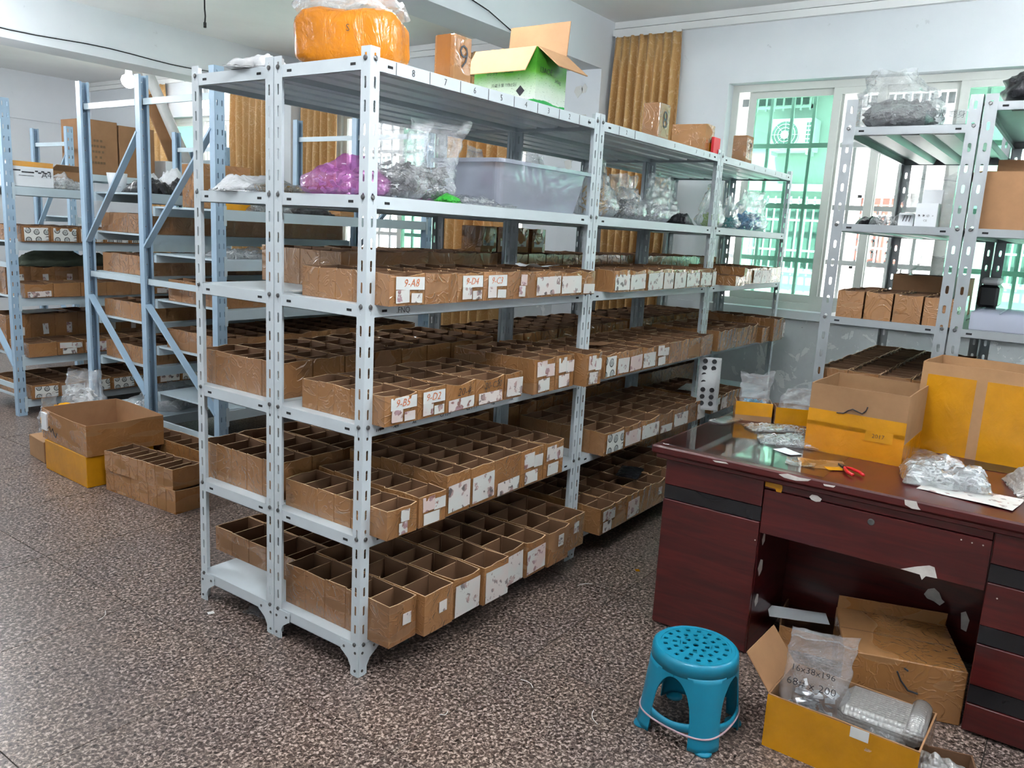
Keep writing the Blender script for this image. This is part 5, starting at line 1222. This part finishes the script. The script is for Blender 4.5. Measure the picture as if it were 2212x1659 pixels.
#flatbag('white mailer, (1.55, 2.4, LV1[0]), (.3, .22, .08), 101, m_white_film, .2, group=GT)
flatbag('silver wire coils in film on the top blue deck', (1.40, 2.27, LV1[0]), (.26, .12, .06), 102, m_clear, 0, fill=(m_dark, 120, .014), group=GT)
flatbag('black film bags on the top blue deck behind the grey double post', (1.75, 2.32, LV1[0]), (.28, .18, .06), 103, m_blackfilm, .1, group=GT)
carton('carton', 'small kraft box on the top blue deck near its far end', (2.0, 2.3, LV1[0]), .1, (.14, .1, .05), m_kraft, open_=False)
flatbag('clear and white bags lying on the second blue deck', (1.27, 2.38, LV1[1]), (.42, .3, .06), 104, m_milky, .05, fill=(m_offwhite, 90, .025), group=GT)
flatbag('flat white mailers on the second blue deck past the grey post', (1.75, 2.38, LV1[1]), (.45, .3, .06), 105, m_white_film, -.05, group=GT)
carton('carton', 'low carton with yellow tape on the third blue deck', (1.52, 2.36, LV1[2]), 0, (.28, .3, .07), m_kraft, open_=False, tapes=[('f', .35, .75, .3, 1, m_gold)])
flatbag('black bag of cords on the rear top deck between the blue uprights', (1.16, 3.16, LV2[0]), (.2, .26, .11), 106, m_blackfilm, .2, group=GT)
flatbag('glossy black bags on the rear top deck nearer the slotted upright', (1.44, 3.14, LV2[0]), (.3, .28, .11), 107, m_blackfilm, .1, group=GT)
flatbag('milky bag over the black ones on the rear top deck', (1.40, 3.40, LV2[0]), (.4, .2, .18), 108, m_white_film, 0, group=GT)
o = thing('paper_bucket', 'white printed paper bucket on the rear top deck beside the far upright', 'bucket', (1.09, 3.40, LV2[0]), 0)
MB().lathe([(.045, 0), (.062, .12), (.058, .12), (.042, .004), (0, .004)], 28).build('cup', m_whitecard, o, smooth=True); text('C', .05, m_ink, o, (-.03, -.056, .08), (RX, 0, -.5)); text('oo oo', .018, m_ink, o, (-.03, -.053, .035), (RX, 0, -.5))
carton('carton', 'low dark carton on the second rear deck by the far brace', (2.3, 3.2, LV2[0]), 0, (.4, .3, .12), m_kraft, open_=True)
# top of the round-picture rack
o = carton('carton', 'white paper carton marked A4 with orange tape on the far blue rack', (1.0, 4.46, LV3[0]), math.radians(-4), (.26, .3, .17), m_whitecard, open_=False, tapes=[('f', .0, 1, .8, 1.0, m_gold), ('t', 0, 1, 0, 1, m_gold)])
sideface(o, 'f', (.26, .3, .17), 'A4', .06, .82, .5); sideface(o, 'f', (.26, .3, .17), '▀▀▀▀▀ ▄▄▄▄ ▀▄▀▄▀', .02, .36, .6); sideface(o, 'f', (.26, .3, .17), '▬▬▬▬▬▬▬▬', .012, .32, .45); sideface(o, 'l', (.26, .3, .17), 'A4', .04, .3, .5)
flatbag('silvery bag of parts beside the A4 carton', (1.28, 4.43, LV3[0]), (.26, .2, .1), 111, m_clear, .1, fill=(m_silver, 130, .02), group=GT)
carton('carton', 'open brown carton behind the silvery bag on the far blue rack', (1.36, 4.72, LV3[0]), .2, (.3, .2, .14), m_card, flaps=[('f', 60, .08)])
flatbag('grey-green cloth bundle on the third deck of the round-picture rack', (1.35, 4.7, LV3[2]+.2), (.7, .26, .12), 112, paint('grey_green_cloth', srgb(110, 120, 104), .8, .2, 10), .0, name='cloth_bundle', cat='cloth')
flatbag('pale green bag beside the grey-green cloth bundle', (1.8, 4.7, LV3[2]+.2), (.3, .26, .12), 113, paint('pale_green_plastic', srgb(170, 205, 180), .4), .0, group=GT)
sheet('white sheets lying on the tall boxes of the fourth deck', (1.15, 4.7, LV3[3]+.275), .3, .2, .1, m_paper, 13, .01)
# far cartons on the rear rack
GC = 'cartons on the far rack'
o = carton('carton', 'big brown carton with printed lines, stacked beside the far wall', (2.36, 6.2, LV4[0]), 0, (.33, .4, .50), m_card, open_=False, group=GC)
for k, t_ in enumerate(('■■ ■', '■■■ ■■', '■■■ ■', '■  ■', '■■■■■')): sideface(o, 'f', (.33, .4, .5), t_, .03, .42, .62-.1*k, paint('faded_print', (.16, .10, .05), .7))
o = carton('carton', 'big brown carton with small emblems, next to the printed one', (2.72, 6.2, LV4[0]), 0, (.36, .4, .48), m_card, open_=False, group=GC)
for v in (.7, .42, .24): sideface(o, 'f', (.36, .4, .48), '◒', .035, .6, v)
o = thing('cardboard_sheet', 'long brown cardboard sheet leaning behind the bulb and blue uprights', 'cardboard', (3.05, 6.5, 1.83)); MB().box(-.09, -.01, 0, .09, .01, .95, None, Matrix.Rotation(-.42, 4, 'Y')).build('board', m_card, o); o.location = (3.55, 6.5, 1.82)
o = thing('paper_roll', 'long white paper roll leaning diagonally near the far bulb', 'roll', (3.62, 6.4, 1.82)); MB().tube([(0, 0, 0), (-.55, 0, 1.1)], .055, 20).build('roll', m_paper, o, smooth=True)
carton('carton', 'white carton on the far rack under the distant window', (3.25, 6.2, LV4[0]), 0, (.4, .3, .2), m_whitecard, open_=False, group=GC)
# standing cartons seen over the rear row, before the gold curtain
GS = 'upright cartons before the curtain'
for i, x in enumerate((1.44, 1.58, 1.72, 1.88)):
    o = carton('carton', f'upright narrow carton with pictures before the gold curtain, {ORD[i]} of four from the tub side', (x, .70, LV[2]+.140), 0, (.125, .12, .125), m_kraft, group=GS)
    MB().box(-.045, -.0635, .03, .04, -.0622, .11).build('picture_label', m_print[0], o)
# scraps on the tiles
rs = random.Random(5)
for k, (x, y, t_) in enumerate(((.35, -.42, 'curved'), (1.12, -.18, 'short curved'), (-.05, .75, 'tiny square'), (.05, -.35, 'short'), (-.3, 1.05, 'long thin'), (.3, -.75, 'long pale'), (1.45, -.3, 'yellowish'))):
    q = MB(); L_ = .03+.05*rs.random()
    if 'square' in t_ or 'yell' in t_: q.box(-.012, -.01, .0004, .012, .01, .0012, None, Matrix.Rotation(rs.random()*3, 4, 'Z'))
    else: q.tube([(L_*i/6, .012*math.sin(i*.5), .0016) for i in range(7)], .0012, 4, None, Matrix.Rotation(rs.random()*6, 4, 'Z'))
    tag(q.build('floor_scrap', m_gold if 'yell' in t_ else m_paper, None, (x, y, 0)), f'{t_} scrap of film on the floor tiles', 'scrap', 'scraps on the floor')
# ------------------------------------------------------------------ lettering becomes plain mesh
bpy.context.view_layer.update()
dg = bpy.context.evaluated_depsgraph_get()
for o in [o for o in scene.objects if o.type == 'FONT']:
    me = bpy.data.meshes.new_from_object(o.evaluated_get(dg)); nm = o.name.split('.')[0]
    p = bpy.data.objects.new(nm+'_', me); col.objects.link(p); p.parent = o.parent; p.location = o.location; p.rotation_euler = o.rotation_euler
    if not me.polygons: bpy.data.objects.remove(p)
    else:
        cu = o.data; bpy.data.objects.remove(o); bpy.data.curves.remove(cu); p.name = nm; continue
